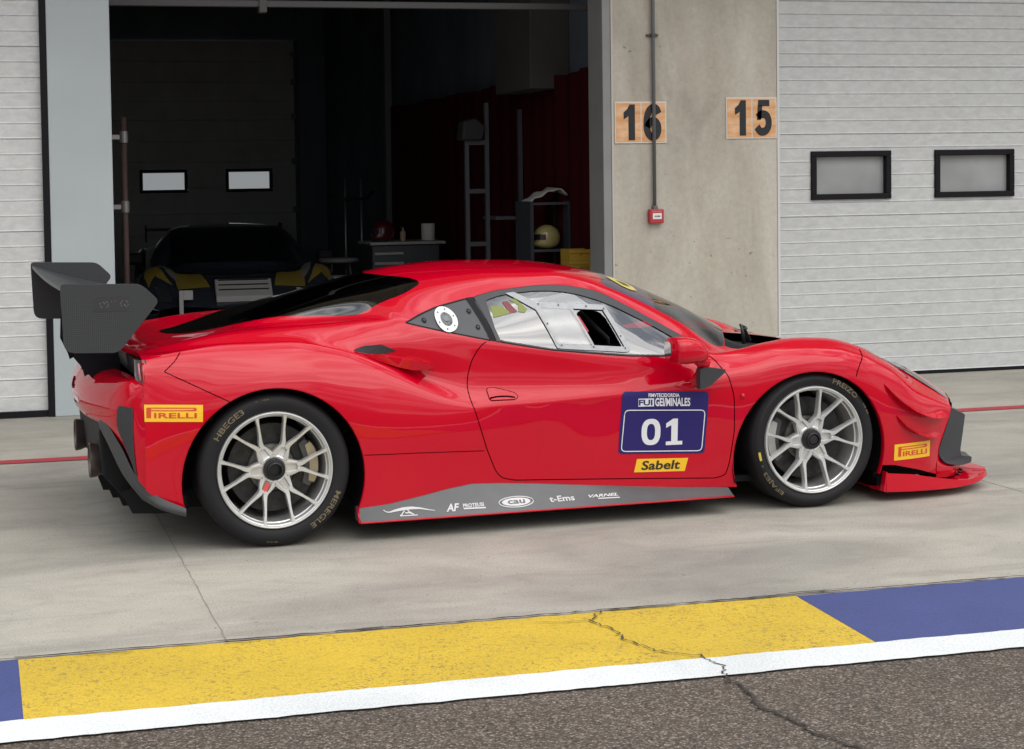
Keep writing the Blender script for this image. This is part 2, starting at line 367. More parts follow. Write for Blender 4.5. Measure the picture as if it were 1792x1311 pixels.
wall('corner_bead', 4.7005, 4.716, W_Y - .010, W_Y - .0005, 0, ZT, mat('bead_cream', (.50, .48, .42), .6), 'thin cream corner strip on the edge of the concrete pillar', 'corner strip', 0)
def sect_door(x0, x1, m, seams, rib, name, label, windows=(), y=W_Y + .075, top=ZT):
    root = empty(name, ((x0 + x1) / 2, y, 0), 0, label, 'garage door')
    cx = (x0 + x1) / 2; prof = []     # (z, y offset)
    zs = sorted(seams)
    panels = list(zip(zs[:-1], zs[1:])); b = MB()
    for (a, c) in panels:
        n = max(1, round((c - a) / rib)); h = (c - a) / n
        for i in range(n):
            z0 = a + i * h; z1 = z0 + h; gsz = .006 if i == 0 else .0035
            # each rib: a shallow groove at its foot, then a face leaning out a touch
            dg = .010 if i == 0 else .0055; pr = [(z0, dg), (z0 + gsz, dg), (z0 + gsz + .003, -.002), (z0 + gsz + .012, .0018), (z1 - .003, -.0025), (z1, .002)]
            prof += pr
    vs = []; fs = []
    for (z, yo) in prof: vs += [(x0 - cx, yo, z), (x1 - cx, yo, z)]
    for i in range(len(prof) - 1): fs.append((2 * i, 2 * i + 1, 2 * i + 3, 2 * i + 2))
    # window openings are cut through the panel
    o = mesh('panel', vs, fs, m, root)
    if windows:
        bmn = bmesh.new(); bmn.from_mesh(o.data)
        for (wx0, wx1, wz0, wz1) in windows:
            for co, no in (((wx0 - cx, 0, 0), (1, 0, 0)), ((wx1 - cx, 0, 0), (1, 0, 0)), ((0, 0, wz0), (0, 0, 1)), ((0, 0, wz1), (0, 0, 1))):
                bmesh.ops.bisect_plane(bmn, geom=bmn.verts[:] + bmn.edges[:] + bmn.faces[:], plane_co=co, plane_no=no)
            dl = [f for f in bmn.faces if wx0 - cx < f.calc_center_median().x < wx1 - cx and wz0 < f.calc_center_median().z < wz1]
            bmesh.ops.delete(bmn, geom=dl, context='FACES')
        bmn.to_mesh(o.data); bmn.free()
    return root
def door_window(root, x0, x1, z0, z1, y=W_Y + .075, glass=None, fm=BLK):
    cx = root.location.x; t = .046; b = MB()
    a, c = x0 - cx, x1 - cx
    for k, (u0, u1, v0, v1) in enumerate(((a, c, z1 - t, z1), (a, c, z0, z0 + t), (a, a + t, z0 + t, z1 - t), (c - t, c, z0 + t, z1 - t))): b.box(u0, u1, -.022, .05, v0, v1)
    f = b.build('window_frame', fm, root, bevel=.006)
    gl = MB().box(a + t, c - t, .028, .034, z0 + t, z1 - t).build('pane', glass, f)
    return f
# ================================================================== the red race car
RED = mat('racing_red', (.52, .0003, .015), .45, coat=1.0, coat_rough=.02, spec=.0)
RED.node_tree.nodes['Principled BSDF'].inputs['Coat IOR'].default_value = 1.44
ALU_ = None; CARB = mat('carbon_grey', (.035, .036, .038), .42, spec=.3, noise=(60, .12, 2))
BLACK = mat('matt_black', (.005, .005, .007), .6, spec=.25)
DARKP = mat('dark_plastic', (.035, .036, .04), .45)
RUB = mat('tyre_rubber', (.008, .008, .0095), .62, spec=.35, noise=(6, .15, 3), bump=(70, .12, .002))
ALU = mat('brushed_aluminium', (.34, .35, .36), .5, metal=.3, noise=(30, .08, 3))
RIMM = mat('rim_silver', (.66, .66, .64), .30, metal=.6, noise=(30, .06, 3))
GAP = mat('panel_gap', (.022, .0006, .0012), .9, spec=0)
CAR = empty('race_car', (1.2362, 8.2260, 0), .02058, 'glossy red racing coupe numbered 01 with a large rear wing, parked outside the bays', 'car')

def pchip(xs, ys, X):
    n = len(xs); h = [xs[i + 1] - xs[i] for i in range(n - 1)]; d = [(ys[i + 1] - ys[i]) / h[i] for i in range(n - 1)]; m = [0.] * n
    for i in range(1, n - 1):
        if d[i - 1] * d[i] > 0:
            w1 = 2 * h[i] + h[i - 1]; w2 = h[i] + 2 * h[i - 1]; m[i] = (w1 + w2) / (w1 / d[i - 1] + w2 / d[i])
    m[0] = d[0]; m[-1] = d[-1]; out = []
    for x in X:
        i = 0
        while i < n - 2 and x > xs[i + 1]: i += 1
        t = (x - xs[i]) / h[i]; t2 = t * t; t3 = t2 * t
        out.append((2 * t3 - 3 * t2 + 1) * ys[i] + (t3 - 2 * t2 + t) * h[i] * m[i] + (-2 * t3 + 3 * t2) * ys[i + 1] + (t3 - t2) * h[i] * m[i + 1])
    return out
def catmull(P, n):
    """centripetal-style spline through 3D points, n steps per interval; gives (point, float index)"""
    N = len(P); T = [0.]
    for i in range(N - 1): T.append(T[-1] + max((P[i + 1] - P[i]).length, 1e-4) ** .75)
    M = []
    for i in range(N):
        if i == 0: M.append((P[1] - P[0]) / (T[1] - T[0]))
        elif i == N - 1: M.append((P[-1] - P[-2]) / (T[-1] - T[-2]))
        else:
            a = (P[i] - P[i - 1]) / (T[i] - T[i - 1]); b = (P[i + 1] - P[i]) / (T[i + 1] - T[i]); wa = T[i + 1] - T[i]; wb = T[i] - T[i - 1]
            M.append((a * wa + b * wb) / (wa + wb))
    out = []
    for i in range(N - 1):
        h = T[i + 1] - T[i]
        for k in range(n if i < N - 2 else n + 1):
            t = k / n; t2 = t * t; t3 = t2 * t
            out.append((P[i] * (2 * t3 - 3 * t2 + 1) + M[i] * (h * (t3 - 2 * t2 + t)) + P[i + 1] * (-2 * t3 + 3 * t2) + M[i + 1] * (h * (t3 - t2)), i + t))
    return out

# longitudinal feature lines of the near side: (station, z, half width[, x])
KN = [
 # 0 bottom
 [(-.57, .12, .90), (0, .12, .95), (.4, .12, .955), (.9, .12, .90), (1.3, .12, .885), (2.1, .12, .90), (2.65, .12, .93), (3.1, .12, .925), (3.3, .09, .88, 3.285), (3.5, .07, .81, 3.44)],
 # 1 lower side
 [(-.57, .35, .935), (0, .35, .965), (.4, .35, .968), (.7, .34, .938), (.95, .33, .912), (1.3, .33, .893), (1.7, .33, .895), (2.1, .34, .92), (2.3, .35, .945), (2.65, .36, .955), (3.0, .34, .952), (3.1, .31, .94), (3.3, .26, .895, 3.29), (3.5, .21, .815, 3.43)],
 # 2 widest line
 [(-.57, .645, .935), (-.40, .66, .96), (-.25, .70, .975), (0, .745, .982), (.15, .745, .98), (.3, .70, .977), (.45, .652, .97), (.6, .61, .955), (.75, .575, .942), (.95, .555, .925), (1.2, .56, .912), (1.5, .573, .908), (1.72, .585, .91), (1.95, .60, .92), (2.2, .63, .945), (2.4, .68, .96), (2.55, .712, .966), (2.65, .72, .967), (2.8, .705, .966), (2.95, .64, .96), (3.05, .56, .95), (3.2, .48, .925, 3.195), (3.35, .42, .88, 3.335), (3.5, .34, .81, 3.475)],
 # 3 crest of the haunch / outer fender slope
 [(-.57, .85, .885), (-.386, .883, .866), (-.18, .905, .856), (.08, .907, .856), (.34, .858, .870), (.47, .805, .885), (.60, .735, .900), (.71, .67, .912), (.85, .60, .922), (.96, .574, .921), (1.3, .578, .910), (1.7, .592, .910), (2.0, .635, .918), (2.3, .69, .938), (2.5, .75, .930), (2.65, .765, .922), (2.8, .755, .922), (2.95, .71, .922), (3.1, .63, .912), (3.3, .51, .87, 3.29), (3.5, .425, .80, 3.505)],
 # 4 scallop floor
 [(-.57, .862, .83), (-.4, .878, .835), (-.2, .893, .822), (.1, .894, .820), (.34, .848, .832), (.5, .798, .832), (.6, .765, .828), (.7, .722, .838), (.85, .675, .862), (.96, .655, .874), (1.3, .648, .878), (1.7, .64, .893), (2.0, .672, .902), (2.3, .72, .905), (2.5, .775, .885), (2.65, .787, .868), (2.8, .78, .862), (2.95, .743, .862), (3.1, .67, .862), (3.3, .54, .825, 3.30), (3.5, .438, .765, 3.52)],
 # 5 upper crease
 [(-.57, .868, .77), (-.4, .880, .77), (-.2, .897, .755), (.1, .907, .755), (.34, .898, .785), (.5, .885, .81), (.7, .86, .838), (.95, .80, .858), (1.3, .735, .867), (1.6, .69, .880), (1.75, .675, .884), (2.0, .705, .890), (2.3, .745, .865), (2.5, .792, .832), (2.65, .806, .81), (2.8, .800, .805), (2.95, .768, .805), (3.1, .695, .805), (3.3, .57, .77, 3.315), (3.5, .448, .72, 3.545)],
 # 6 belt
 [(-.57, .873, .70, -.58), (-.4, .897, .68), (-.2, .926, .665), (.1, .948, .665), (.34, .960, .685), (.5, .966, .735), (.63, .967, .768), (.8, .925, .825), (1.0, .875, .852), (1.33, .813, .866), (1.72, .769, .872), (1.95, .757, .868), (2.15, .755, .848), (2.3, .768, .80), (2.5, .797, .765), (2.65, .811, .748), (2.8, .805, .74), (2.95, .776, .735), (3.1, .712, .735), (3.3, .60, .705, 3.335), (3.5, .457, .66, 3.58)],
 # 7 top of side glass
 [(-.57, .877, .60, -.60), (-.4, .896, .56), (-.12, .938, .52), (.1, .957, .50), (.36, .975, .55), (.5, .985, .63), (.63, .985, .745), (.83, 1.025, .69), (1.0, 1.058, .668), (1.14, 1.085, .657), (1.35, 1.102, .652), (1.5, 1.098, .655), (1.64, 1.068, .664), (1.78, 1.004, .685), (1.92, .922, .712), (2.06, .84, .745), (2.2, .765, .785), (2.3, .757, .76), (2.5, .783, .71), (2.65, .787, .685), (2.8, .783, .67), (2.95, .76, .66), (3.1, .71, .655), (3.3, .61, .63, 3.36), (3.5, .462, .58, 3.62)],
 # 8 roof rail / A pillar ridge / bonnet shoulder
 [(-.57, .882, .43, -.63), (-.3, .907, .43), (0, .962, .43), (.3, 1.022, .45), (.46, 1.05, .49), (.66, 1.085, .52), (.81, 1.11, .54), (1.0, 1.136, .555), (1.2, 1.152, .57), (1.45, 1.152, .585), (1.6, 1.125, .60), (1.72, 1.082, .615), (1.97, .965, .635), (2.1, .890, .655), (2.3, .762, .70), (2.5, .752, .65), (2.65, .75, .61), (2.95, .738, .585), (3.1, .705, .575), (3.3, .61, .55, 3.40), (3.5, .462, .47, 3.68)],
 # 9
 [(-.57, .885, .22, -.68), (-.3, .900, .22), (0, .967, .22), (.3, 1.052, .23), (.46, 1.093, .25), (.66, 1.136, .27), (.85, 1.168, .28), (1.15, 1.192, .29), (1.45, 1.187, .305), (1.65, 1.163, .32), (1.85, 1.108, .33), (2.0, 1.05, .34), (2.26, .935, .36), (2.54, .795, .36), (2.7, .745, .35), (2.95, .735, .33), (3.2, .672, .32, 3.30), (3.35, .58, .31, 3.50), (3.5, .45, .26, 3.74)],
 # 10 centre line
 [(-.57, .886, 0, -.70), (-.3, .900, 0), (0, .970, 0), (.18, 1.028, 0), (.43, 1.103, 0), (.67, 1.157, 0), (.85, 1.186, 0), (1.15, 1.205, 0), (1.46, 1.199, 0), (1.65, 1.178, 0), (1.9, 1.128, 0), (2.0, 1.098, 0), (2.26, .985, 0), (2.54, .855, 0), (2.7, .775, 0), (2.8, .748, 0), (2.95, .738, 0), (3.2, .675, 0, 3.33), (3.35, .585, 0, 3.53), (3.5, .45, 0, 3.76)],
]
def curve_eval(K, T):
    ts = [k[0] for k in K]
    z = pchip(ts, [k[1] for k in K], T); y = pchip(ts, [k[2] for k in K], T)
    dx = pchip(ts, [(k[3] - k[0]) if len(k) > 3 else 0. for k in K], T)
    return [Vector((t + d, -b, a)) for t, d, a, b in zip(T, dx, z, y)]
NS = 6
TS = [-.57 + .02 * i for i in range(204)] + [3.5]
LNS = [curve_eval(K, TS) for K in KN]
GRID = []; VV = None
for i in range(len(TS)):
    c = catmull([l[i] for l in LNS], NS); GRID.append([q[0] for q in c]); VV = [q[1] for q in c]
NR = len(VV); NC = len(TS)
def smooth_grid(G, it, lam=.5, mirror_last=True):
    for _ in range(it):
        H = [row[:] for row in G]
        for i in range(len(G)):
            for j in range(len(G[0])):
                nb = []
                if 0 < i < len(G) - 1: nb += [G[i - 1][j], G[i + 1][j]]
                if j < len(G[0]) - 1:
                    if j > 0 and (0 < i < len(G) - 1 or True): nb2 = [G[i][j - 1], G[i][j + 1]]
                    else: nb2 = []
                    if nb2 and 0 < i < len(G) - 1: nb += nb2
                elif mirror_last and 0 < i < len(G) - 1:
                    q = G[i][j - 1]; nb += [q, Vector((q.x, -q.y, q.z))]
                if j == 0: nb = nb[:2]
                if nb: H[i][j] = G[i][j].lerp(sum(nb, Vector()) / len(nb), lam)
        G = H
    return G
GRID = smooth_grid(GRID, 3)
# vertex list + smooth normals
V0 = [p for row in GRID for p in row]
F0 = [(i * NR + j, (i + 1) * NR + j, (i + 1) * NR + j + 1, i * NR + j + 1) for i in range(NC - 1) for j in range(NR - 1)]
N0 = [Vector() for _ in V0]
for f in F0:
    n = (V0[f[2]] - V0[f[0]]).cross(V0[f[3]] - V0[f[1]])
    for k in f: N0[k] += n
for i in range(NC):      # centre line normals stay in the symmetry plane
    N0[i * NR + NR - 1].y = 0
N0 = [n.normalized() for n in N0]
if N0[NR * 60 + 10].y > 0: N0 = [-n for n in N0]; F0 = [tuple(reversed(f)) for f in F0]
BV = BVHTree.FromPolygons(V0, F0)
def surf(x, z, off=0., ymax=2.0):
    """point of the near body side seen from outside at (x, z)"""
    h = BV.ray_cast(Vector((x, -1.6, z)), Vector((0, 1, 0)), ymax)
    if h[0] is None:
        q = BV.find_nearest(Vector((x, -.9, z))); return q[0] + (-q[1] if q[1].y > 0 else q[1]) * off
    n = h[1] if h[1].y < 0 else -h[1]
    return h[0] + n * off

class PM:
    """polygon mesh with stored normals and per-vertex parameters, cut by sign functions"""
    def __init__(s, V, F, N, A): s.V = list(V); s.F = list(F); s.N = list(N); s.A = list(A); s.lab = ['body'] * len(F)
    def cut(s, fn, label, only=None, where=None):
        S = [fn(v, a) for v, a in zip(s.V, s.A)]; ec = {}; NF = []; NL = []
        for f, l in zip(s.F, s.lab):
            if only and l not in only: NF.append(f); NL.append(l); continue
            sg = [S[k] < 0 for k in f]
            if where and not all(where(s.V[k]) for k in f): NF.append(f); NL.append(l); continue
            if all(sg): NF.append(f); NL.append(label); continue
            if not any(sg): NF.append(f); NL.append(l); continue
            ins = []; out = []; n = len(f)
            for i in range(n):
                a, b = f[i], f[(i + 1) % n]
                (ins if S[a] < 0 else out).append(a)
                if (S[a] < 0) != (S[b] < 0):
                    key = (min(a, b), max(a, b))
                    if key not in ec:
                        A_, B_ = key; t = S[A_] / (S[A_] - S[B_])
                        ec[key] = len(s.V); s.V.append(s.V[A_].lerp(s.V[B_], t)); s.N.append(s.N[A_].lerp(s.N[B_], t).normalized())
                        s.A.append(tuple(p + (q - p) * t for p, q in zip(s.A[A_], s.A[B_])))
                    k = ec[key]; ins.append(k); out.append(k)
            for poly, lb in ((ins, label), (out, l)):
                if len(poly) >= 3: NF.append(tuple(poly)); NL.append(lb)
        s.F = NF; s.lab = NL
    def boundary(s, la, lb):
        """edges between faces labelled la and lb (or open)"""
        E = {}
        for f, l in zip(s.F, s.lab):
            for i in range(len(f)): E.setdefault(tuple(sorted((f[i], f[(i + 1) % len(f)]))), []).append(l)
        return [e for e, ls in E.items() if len(ls) == 2 and set(ls) == {la, lb}]
def poly_sd(P):
    """signed distance (negative inside) to a 2D polygon"""
    n = len(P); bx = (min(p[0] for p in P), max(p[0] for p in P), min(p[1] for p in P), max(p[1] for p in P))
    def f(x, y):
        if x < bx[0] - .1 or x > bx[1] + .1 or y < bx[2] - .1 or y > bx[3] + .1: return .1
        ins = False; d = 1e9
        for i in range(n):
            ax, ay = P[i]; cx, cy = P[(i + 1) % n]; dx, dy = cx - ax, cy - ay
            t = max(0, min(1, ((x - ax) * dx + (y - ay) * dy) / (dx * dx + dy * dy + 1e-12)))
            e = (x - ax - t * dx) ** 2 + (y - ay - t * dy) ** 2
            if e < d: d = e
            if (ay > y) != (cy > y) and x < (cx - ax) * (y - ay) / (cy - ay) + ax: ins = not ins
        return -sqrt(d) if ins else sqrt(d)
    return f
def spline2(P, n=6, closed=True):
    out = []; N = len(P)
    for i in range(N if closed else N - 1):
        p = [P[(i + k) % N] if closed else P[max(0, min(N - 1, i + k))] for k in (-1, 0, 1, 2)]
        for k in range(n):
            t = k / n
            out.append(tuple(.5 * (2 * p[1][c] + (p[2][c] - p[0][c]) * t + (2 * p[0][c] - 5 * p[1][c] + 4 * p[2][c] - p[3][c]) * t * t + (3 * p[1][c] - p[0][c] - 3 * p[2][c] + p[3][c]) * t ** 3) for c in (0, 1)))
    if not closed: out.append(tuple(P[-1]))
    return out
def round_poly(P, r, n=4):
    """polygon with rounded corners (r: number or list)"""
    out = []; N = len(P)
    for i in range(N):
        a, b, c = Vector(P[i - 1]), Vector(P[i]), Vector(P[(i + 1) % N]); rr = r[i] if isinstance(r, (list, tuple)) else r
        u = (a - b); v = (c - b); q = min(rr, u.length * .45, v.length * .45)
        if q <= 0: out.append(tuple(b)); continue
        p0 = b + u.normalized() * q; p1 = b + v.normalized() * q
        for k in range(n + 1):
            t = k / n; out.append(tuple(p0 * (1 - t) ** 2 + b * (2 * t * (1 - t)) + p1 * t * t))
    return out

PMX = PM(V0, F0, N0, [(TS[i], VV[j]) for i in range(NC) for j in range(NR)])
RC = (-.005, .303, .411); FC = (2.635, .265, .402)
PMX.cut(lambda v, a: sqrt((v.x - RC[0]) ** 2 + (v.z - RC[1]) ** 2) - RC[2] if v.z > .05 else 1, 'hole', where=lambda v: v.y < -.5)
PMX.cut(lambda v, a: sqrt((v.x - FC[0]) ** 2 + (v.z - FC[1]) ** 2) - FC[2], 'hole', only=('body',), where=lambda v: v.y < -.5)
REARLOW = poly_sd([(-.405, .19), (-.52, .245), (-.568, .286), (-.60, .31), (-.60, 0), (-.3, 0), (-.3, .19)])
PMX.cut(lambda v, a: REARLOW(v.x, v.z), 'hole', only=('body',), where=lambda v: v.y < -.5)
FRONTLOW = poly_sd([(3.0, .185), (3.10, .180), (3.25, .144), (3.42, .094), (3.55, .080), (3.6, 0), (3.0, 0)])
PMX.cut(lambda v, a: FRONTLOW(v.x, v.z), 'hole', only=('body',), where=lambda v: v.y < -.5)
SILL = poly_sd([(.3, .12), (.388, .150), (.529, .160), (.70, .185), (.925, .217), (1.05, .21), (1.233, .196), (1.716, .150), (2.30, .118), (2.3, 0), (.3, 0)])
PMX.cut(lambda v, a: SILL(v.x, v.z), 'hole', only=('body',), where=lambda v: v.y < -.5)
WIN = round_poly([(1.012, 1.058), (1.138, 1.085), (1.346, 1.1035), (1.45, 1.102), (1.54, 1.09), (1.639, 1.069), (1.70, 1.042), (1.778, 1.0), (1.918, .921), (2.059, .838), (2.165, .767), (2.13, .759), (1.949, .760), (1.72, .772), (1.332, .816), (1.075, .865)], .03)
QWIN = round_poly([(.655, .9615), (.74, .994), (.828, 1.022), (.992, 1.056), (1.05, .869), (.80, .925)], [.008, .02, .02, .02, .01, .02])
top = lambda v: v.z > .7
PMX.cut(lambda v, a, f=poly_sd(WIN): f(v.x, v.z), 'door_window', only=('body',), where=lambda v: v.z > .7 and v.y < -.5)
PMX.cut(lambda v, a, f=poly_sd(QWIN): f(v.x, v.z), 'quarter_window', only=('body',), where=lambda v: v.z > .8 and v.y < -.4)
# windscreen and cowl, in (station, line) parameters
WS = [(1.69, 8.02), (1.73, 8.35), (1.785, 8.85), (1.825, 9.4), (1.84, 10.6), (2.60, 10.6), (2.58, 10), (2.50, 9.3), (2.40, 8.6), (2.31, 8.08), (2.26, 8.03), (2.0, 8.02)]
PMX.cut(lambda v, a, f=poly_sd([(p[0], p[1] * .3) for p in WS]): f(a[0], a[1] * .3), 'windscreen', only=('body',), where=lambda v: v.z > .6)
CW = [(2.31, 8.05), (2.40, 8.6), (2.50, 9.3), (2.58, 10), (2.60, 10.6), (2.97, 10.6), (2.95, 9.9), (2.90, 9.3), (2.79, 8.7), (2.60, 8.2), (2.42, 8.0)]
PMX.cut(lambda v, a, f=poly_sd([(p[0], p[1] * .3) for p in CW]): f(a[0], a[1] * .3), 'cowl', only=('body',), where=lambda v: v.z > .6)
RG = round_poly([(-.365, .12), (-.22, .27), (-.05, .37), (.15, .45), (.36, .53), (.47, .60), (.60, .59), (.72, .555), (.82, .50), (.80, .40), (.70, .2), (.66, 0), (.66, -.3), (-.38, -.3), (-.38, 0)], [.04, .05, .05, .05, .05, .03, .03, .03, .05, .05, .05, .0, 0, 0, 0])
PMX.cut(lambda v, a, f=poly_sd(RG): f(v.x, -v.y), 'rear_glass', only=('body',), where=lambda v: v.z > .8)
# door, bonnet and bumper regions
DOOR = round_poly([(1.02, .868), (.985, .84), (.947, .782), (.927, .72), (.92, .66), (.925, .60), (.943, .545), (.999, .373), (1.044, .267), (1.075, .235), (1.14, .220), (2.15, .170), (2.20, .185), (2.215, .25), (2.232, .40), (2.228, .56), (2.205, .66), (2.165, .735), (2.14, .758), (1.72, .80), (1.3, .85)], .02)
PMX.cut(lambda v, a, f=poly_sd(DOOR): f(v.x, v.z), 'door', only=('body',), where=lambda v: v.y < -.5 and v.z < .88)
PMX.cut(lambda v, a: 2.915 + (v.z - .69) * .75 - v.x if v.z < .9 else 1, 'front_bumper', only=('body',), where=lambda v: v.y < -.66 and v.x > 2.7)
PMX.cut(lambda v, a: (.795 - .49 * (v.x + .477)) * -1 + v.z if v.x < -.1 else 1, 'rear_bumper', only=('body',), where=lambda v: v.y < -.5)

def pm_obj(name, labels, m, parent, mirror=True, both=True, V=None, offset=0., smooth=True):
    """both halves of one labelled region as one mesh (or just one side)"""
    idx = {}; vs = []; ns = []; fs = []
    def vid(k, s):
        key = (k, s if abs(PMX.V[k].y) > 1e-5 else 0)
        if key not in idx:
            v = PMX.V[k] + PMX.N[k] * offset; n = PMX.N[k]; idx[key] = len(vs)
            vs.append(Vector((v.x, v.y * s, v.z))); ns.append(Vector((n.x, n.y * s, n.z)))
        return idx[key]
    for f, l in zip(PMX.F, PMX.lab):
        if l in labels:
            if both or mirror is not 'far': pass
            if mirror in (True, 'near'): fs.append(tuple(vid(k, 1) for k in f))
            if mirror in (True, 'far'): fs.append(tuple(vid(k, -1) for k in reversed(f)))
    o = mesh(name, vs, fs, m, parent, True)
    o.data.normals_split_custom_set_from_vertices([tuple(n) for n in ns])
    return o
body = pm_obj('body', ('body',), RED, CAR)
GLS = None
# ------------------------------------------------------------------ panels of the shell
def glass(name, tint, refl, rough=.02, wav=0.):
    m = bpy.data.materials.new(name); m.use_nodes = True; t = m.node_tree; t.nodes.clear()
    o = t.nodes.new('ShaderNodeOutputMaterial'); mx = t.nodes.new('ShaderNodeMixShader'); tr = t.nodes.new('ShaderNodeBsdfTransparent'); gl = t.nodes.new('ShaderNodeBsdfGlossy')
    fr = t.nodes.new('ShaderNodeFresnel'); fr.inputs[0].default_value = 1.5; mr = t.nodes.new('ShaderNodeMapRange'); mr.inputs[3].default_value = refl; mr.inputs[4].default_value = 1.0
    tr.inputs[0].default_value = (*tint, 1); gl.inputs[0].default_value = (1, 1, 1, 1); gl.inputs['Roughness'].default_value = rough
    t.links.new(fr.outputs[0], mr.inputs[0]); t.links.new(mr.outputs[0], mx.inputs[0]); t.links.new(tr.outputs[0], mx.inputs[1]); t.links.new(gl.outputs[0], mx.inputs[2]); t.links.new(mx.outputs[0], o.inputs[0])
    if wav:
        tc = t.nodes.new('ShaderNodeTexCoord'); n = t.nodes.new('ShaderNodeTexNoise'); n.inputs['Scale'].default_value = 1.3; n.inputs['Detail'].default_value = 1; mpp = t.nodes.new('ShaderNodeMapping'); mpp.inputs['Scale'].default_value = (1, 1, 4.5); mpp.inputs['Rotation'].default_value = (0, .25, 0); b = t.nodes.new('ShaderNodeBump'); b.inputs['Strength'].default_value = wav; b.inputs['Distance'].default_value = .05
        t.links.new(tc.outputs['Object'], mpp.inputs[0]); t.links.new(mpp.outputs[0], n.inputs['Vector']); t.links.new(n.outputs['Fac'], b.inputs['Height']); t.links.new(b.outputs[0], gl.inputs['Normal'])
    return m
def backface_black(m):
    t = m.node_tree; b = t.nodes['Principled BSDF']; o = t.nodes['Material Output']; g_ = t.nodes.new('ShaderNodeNewGeometry'); d = t.nodes.new('ShaderNodeBsdfDiffuse'); d.inputs[0].default_value = (.01, .01, .011, 1); mx = t.nodes.new('ShaderNodeMixShader')
    t.links.new(g_.outputs['Backfacing'], mx.inputs[0]); t.links.new(b.outputs[0], mx.inputs[1]); t.links.new(d.outputs[0], mx.inputs[2]); t.links.new(mx.outputs[0], o.inputs[0])
backface_black(RED)
GL_SIDE = glass('polycarbonate', (.42, .45, .47), .17, .03, .14); GL_WS = glass('windscreen_glass', (.10, .11, .105), .10); GL_REAR = glass('rear_glass_dark', (.28, .29, .30), .05)
GIN = [(1.071, 1.043), (1.14, 1.062), (1.225, 1.073), (1.32, 1.079), (1.406, 1.077), (1.47, 1.070), (1.541, 1.056), (1.63, 1.028), (1.72, .991), (1.891, .901), (2.004, .831), (2.095, .766), (1.949, .765), (1.72, .778), (1.332, .822), (1.078, .871)]
PMX.cut(lambda v, a, f=poly_sd(GIN): f(v.x, v.z), 'side_glass', only=('door_window',), where=lambda v: v.z > .7 and v.y < -.5)
ALH = [(1.478, .996), (1.638, .976), (1.70, .807), (1.548, .824)]
PMX.cut(lambda v, a, f=poly_sd(ALH): f(v.x, v.z), 'hole', only=('side_glass',), where=lambda v: v.z > .7 and v.y < -.5)
BANN = [(1.60, 7.8), (1.60, 10.6), (2.08, 10.6), (2.07, 9.5), (2.045, 9.0), (2.01, 8.5), (1.975, 8.1), (1.96, 7.8)]
PMX.cut(lambda v, a, f=poly_sd([(p[0], p[1] * .3) for p in BANN]): f(a[0], a[1] * .3), 'sun_strip', only=('windscreen',), where=lambda v: v.z > .6)
for side in ('near', 'far'):
    pm_obj('door', ('door',), RED, CAR, side)
    fr = pm_obj('window_frame', ('door_window',), DARKP, CAR, side, offset=.004)
    pm_obj('side_window', ('side_glass',), GL_SIDE, CAR, side)
    pm_obj('quarter_panel', ('quarter_window',), mat('quarter_plastic', (.06, .062, .068), .5), CAR, side)
ws = pm_obj('windscreen', ('windscreen',), GL_WS, CAR)
pm_obj('sun_strip', ('sun_strip',), mat('sun_strip_purple', (.045, .035, .09), .25, coat=.6), ws)
pm_obj('cowl', ('cowl',), BLACK, CAR, offset=-.045)
pm_obj('rear_window', ('rear_glass',), GL_REAR, CAR)

# ------------------------------------------------------------------ draping tools
def grid_poly(poly, cell):
    b = bmesh.new(); vs = [b.verts.new((p[0], p[1], 0)) for p in poly]; f = b.faces.new(vs)
    x0, x1 = min(p[0] for p in poly), max(p[0] for p in poly); y0, y1 = min(p[1] for p in poly), max(p[1] for p in poly)
    for ax, (a, c) in ((0, (x0, x1)), (1, (y0, y1))):
        n = int((c - a) / cell)
        for k in range(1, n + 1):
            co = [0, 0, 0]; no = [0, 0, 0]; co[ax] = a + (c - a) * k / (n + 1); no[ax] = 1
            bmesh.ops.bisect_plane(b, geom=b.verts[:] + b.edges[:] + b.faces[:], plane_co=co, plane_no=no)
    bmesh.ops.triangulate(b, faces=[f for f in b.faces if len(f.verts) > 4])
    b.verts.index_update(); V = [(v.co.x, v.co.y) for v in b.verts]; F = [tuple(v.index for v in f.verts) for f in b.faces]; b.free(); return V, F
def drape(name, vs, fs, m, parent, off=.002, sf=None, smooth=True):
    """lay a flat (x, z) shape on the near side of the car"""
    sf = sf or surf; o = mesh(name, [sf(v[0], v[1], off) for v in vs], fs, m, parent, smooth)
    # faces look outwards (-y)
    b = bmesh.new(); b.from_mesh(o.data)
    for f in b.faces:
        if f.normal.y > 0: f.normal_flip()
    b.to_mesh(o.data); b.free(); return o
def drape_poly(name, poly, m, parent, off=.002, cell=.03, sf=None):
    V, F = grid_poly(poly, cell); return drape(name, V, F, m, parent, off, sf)
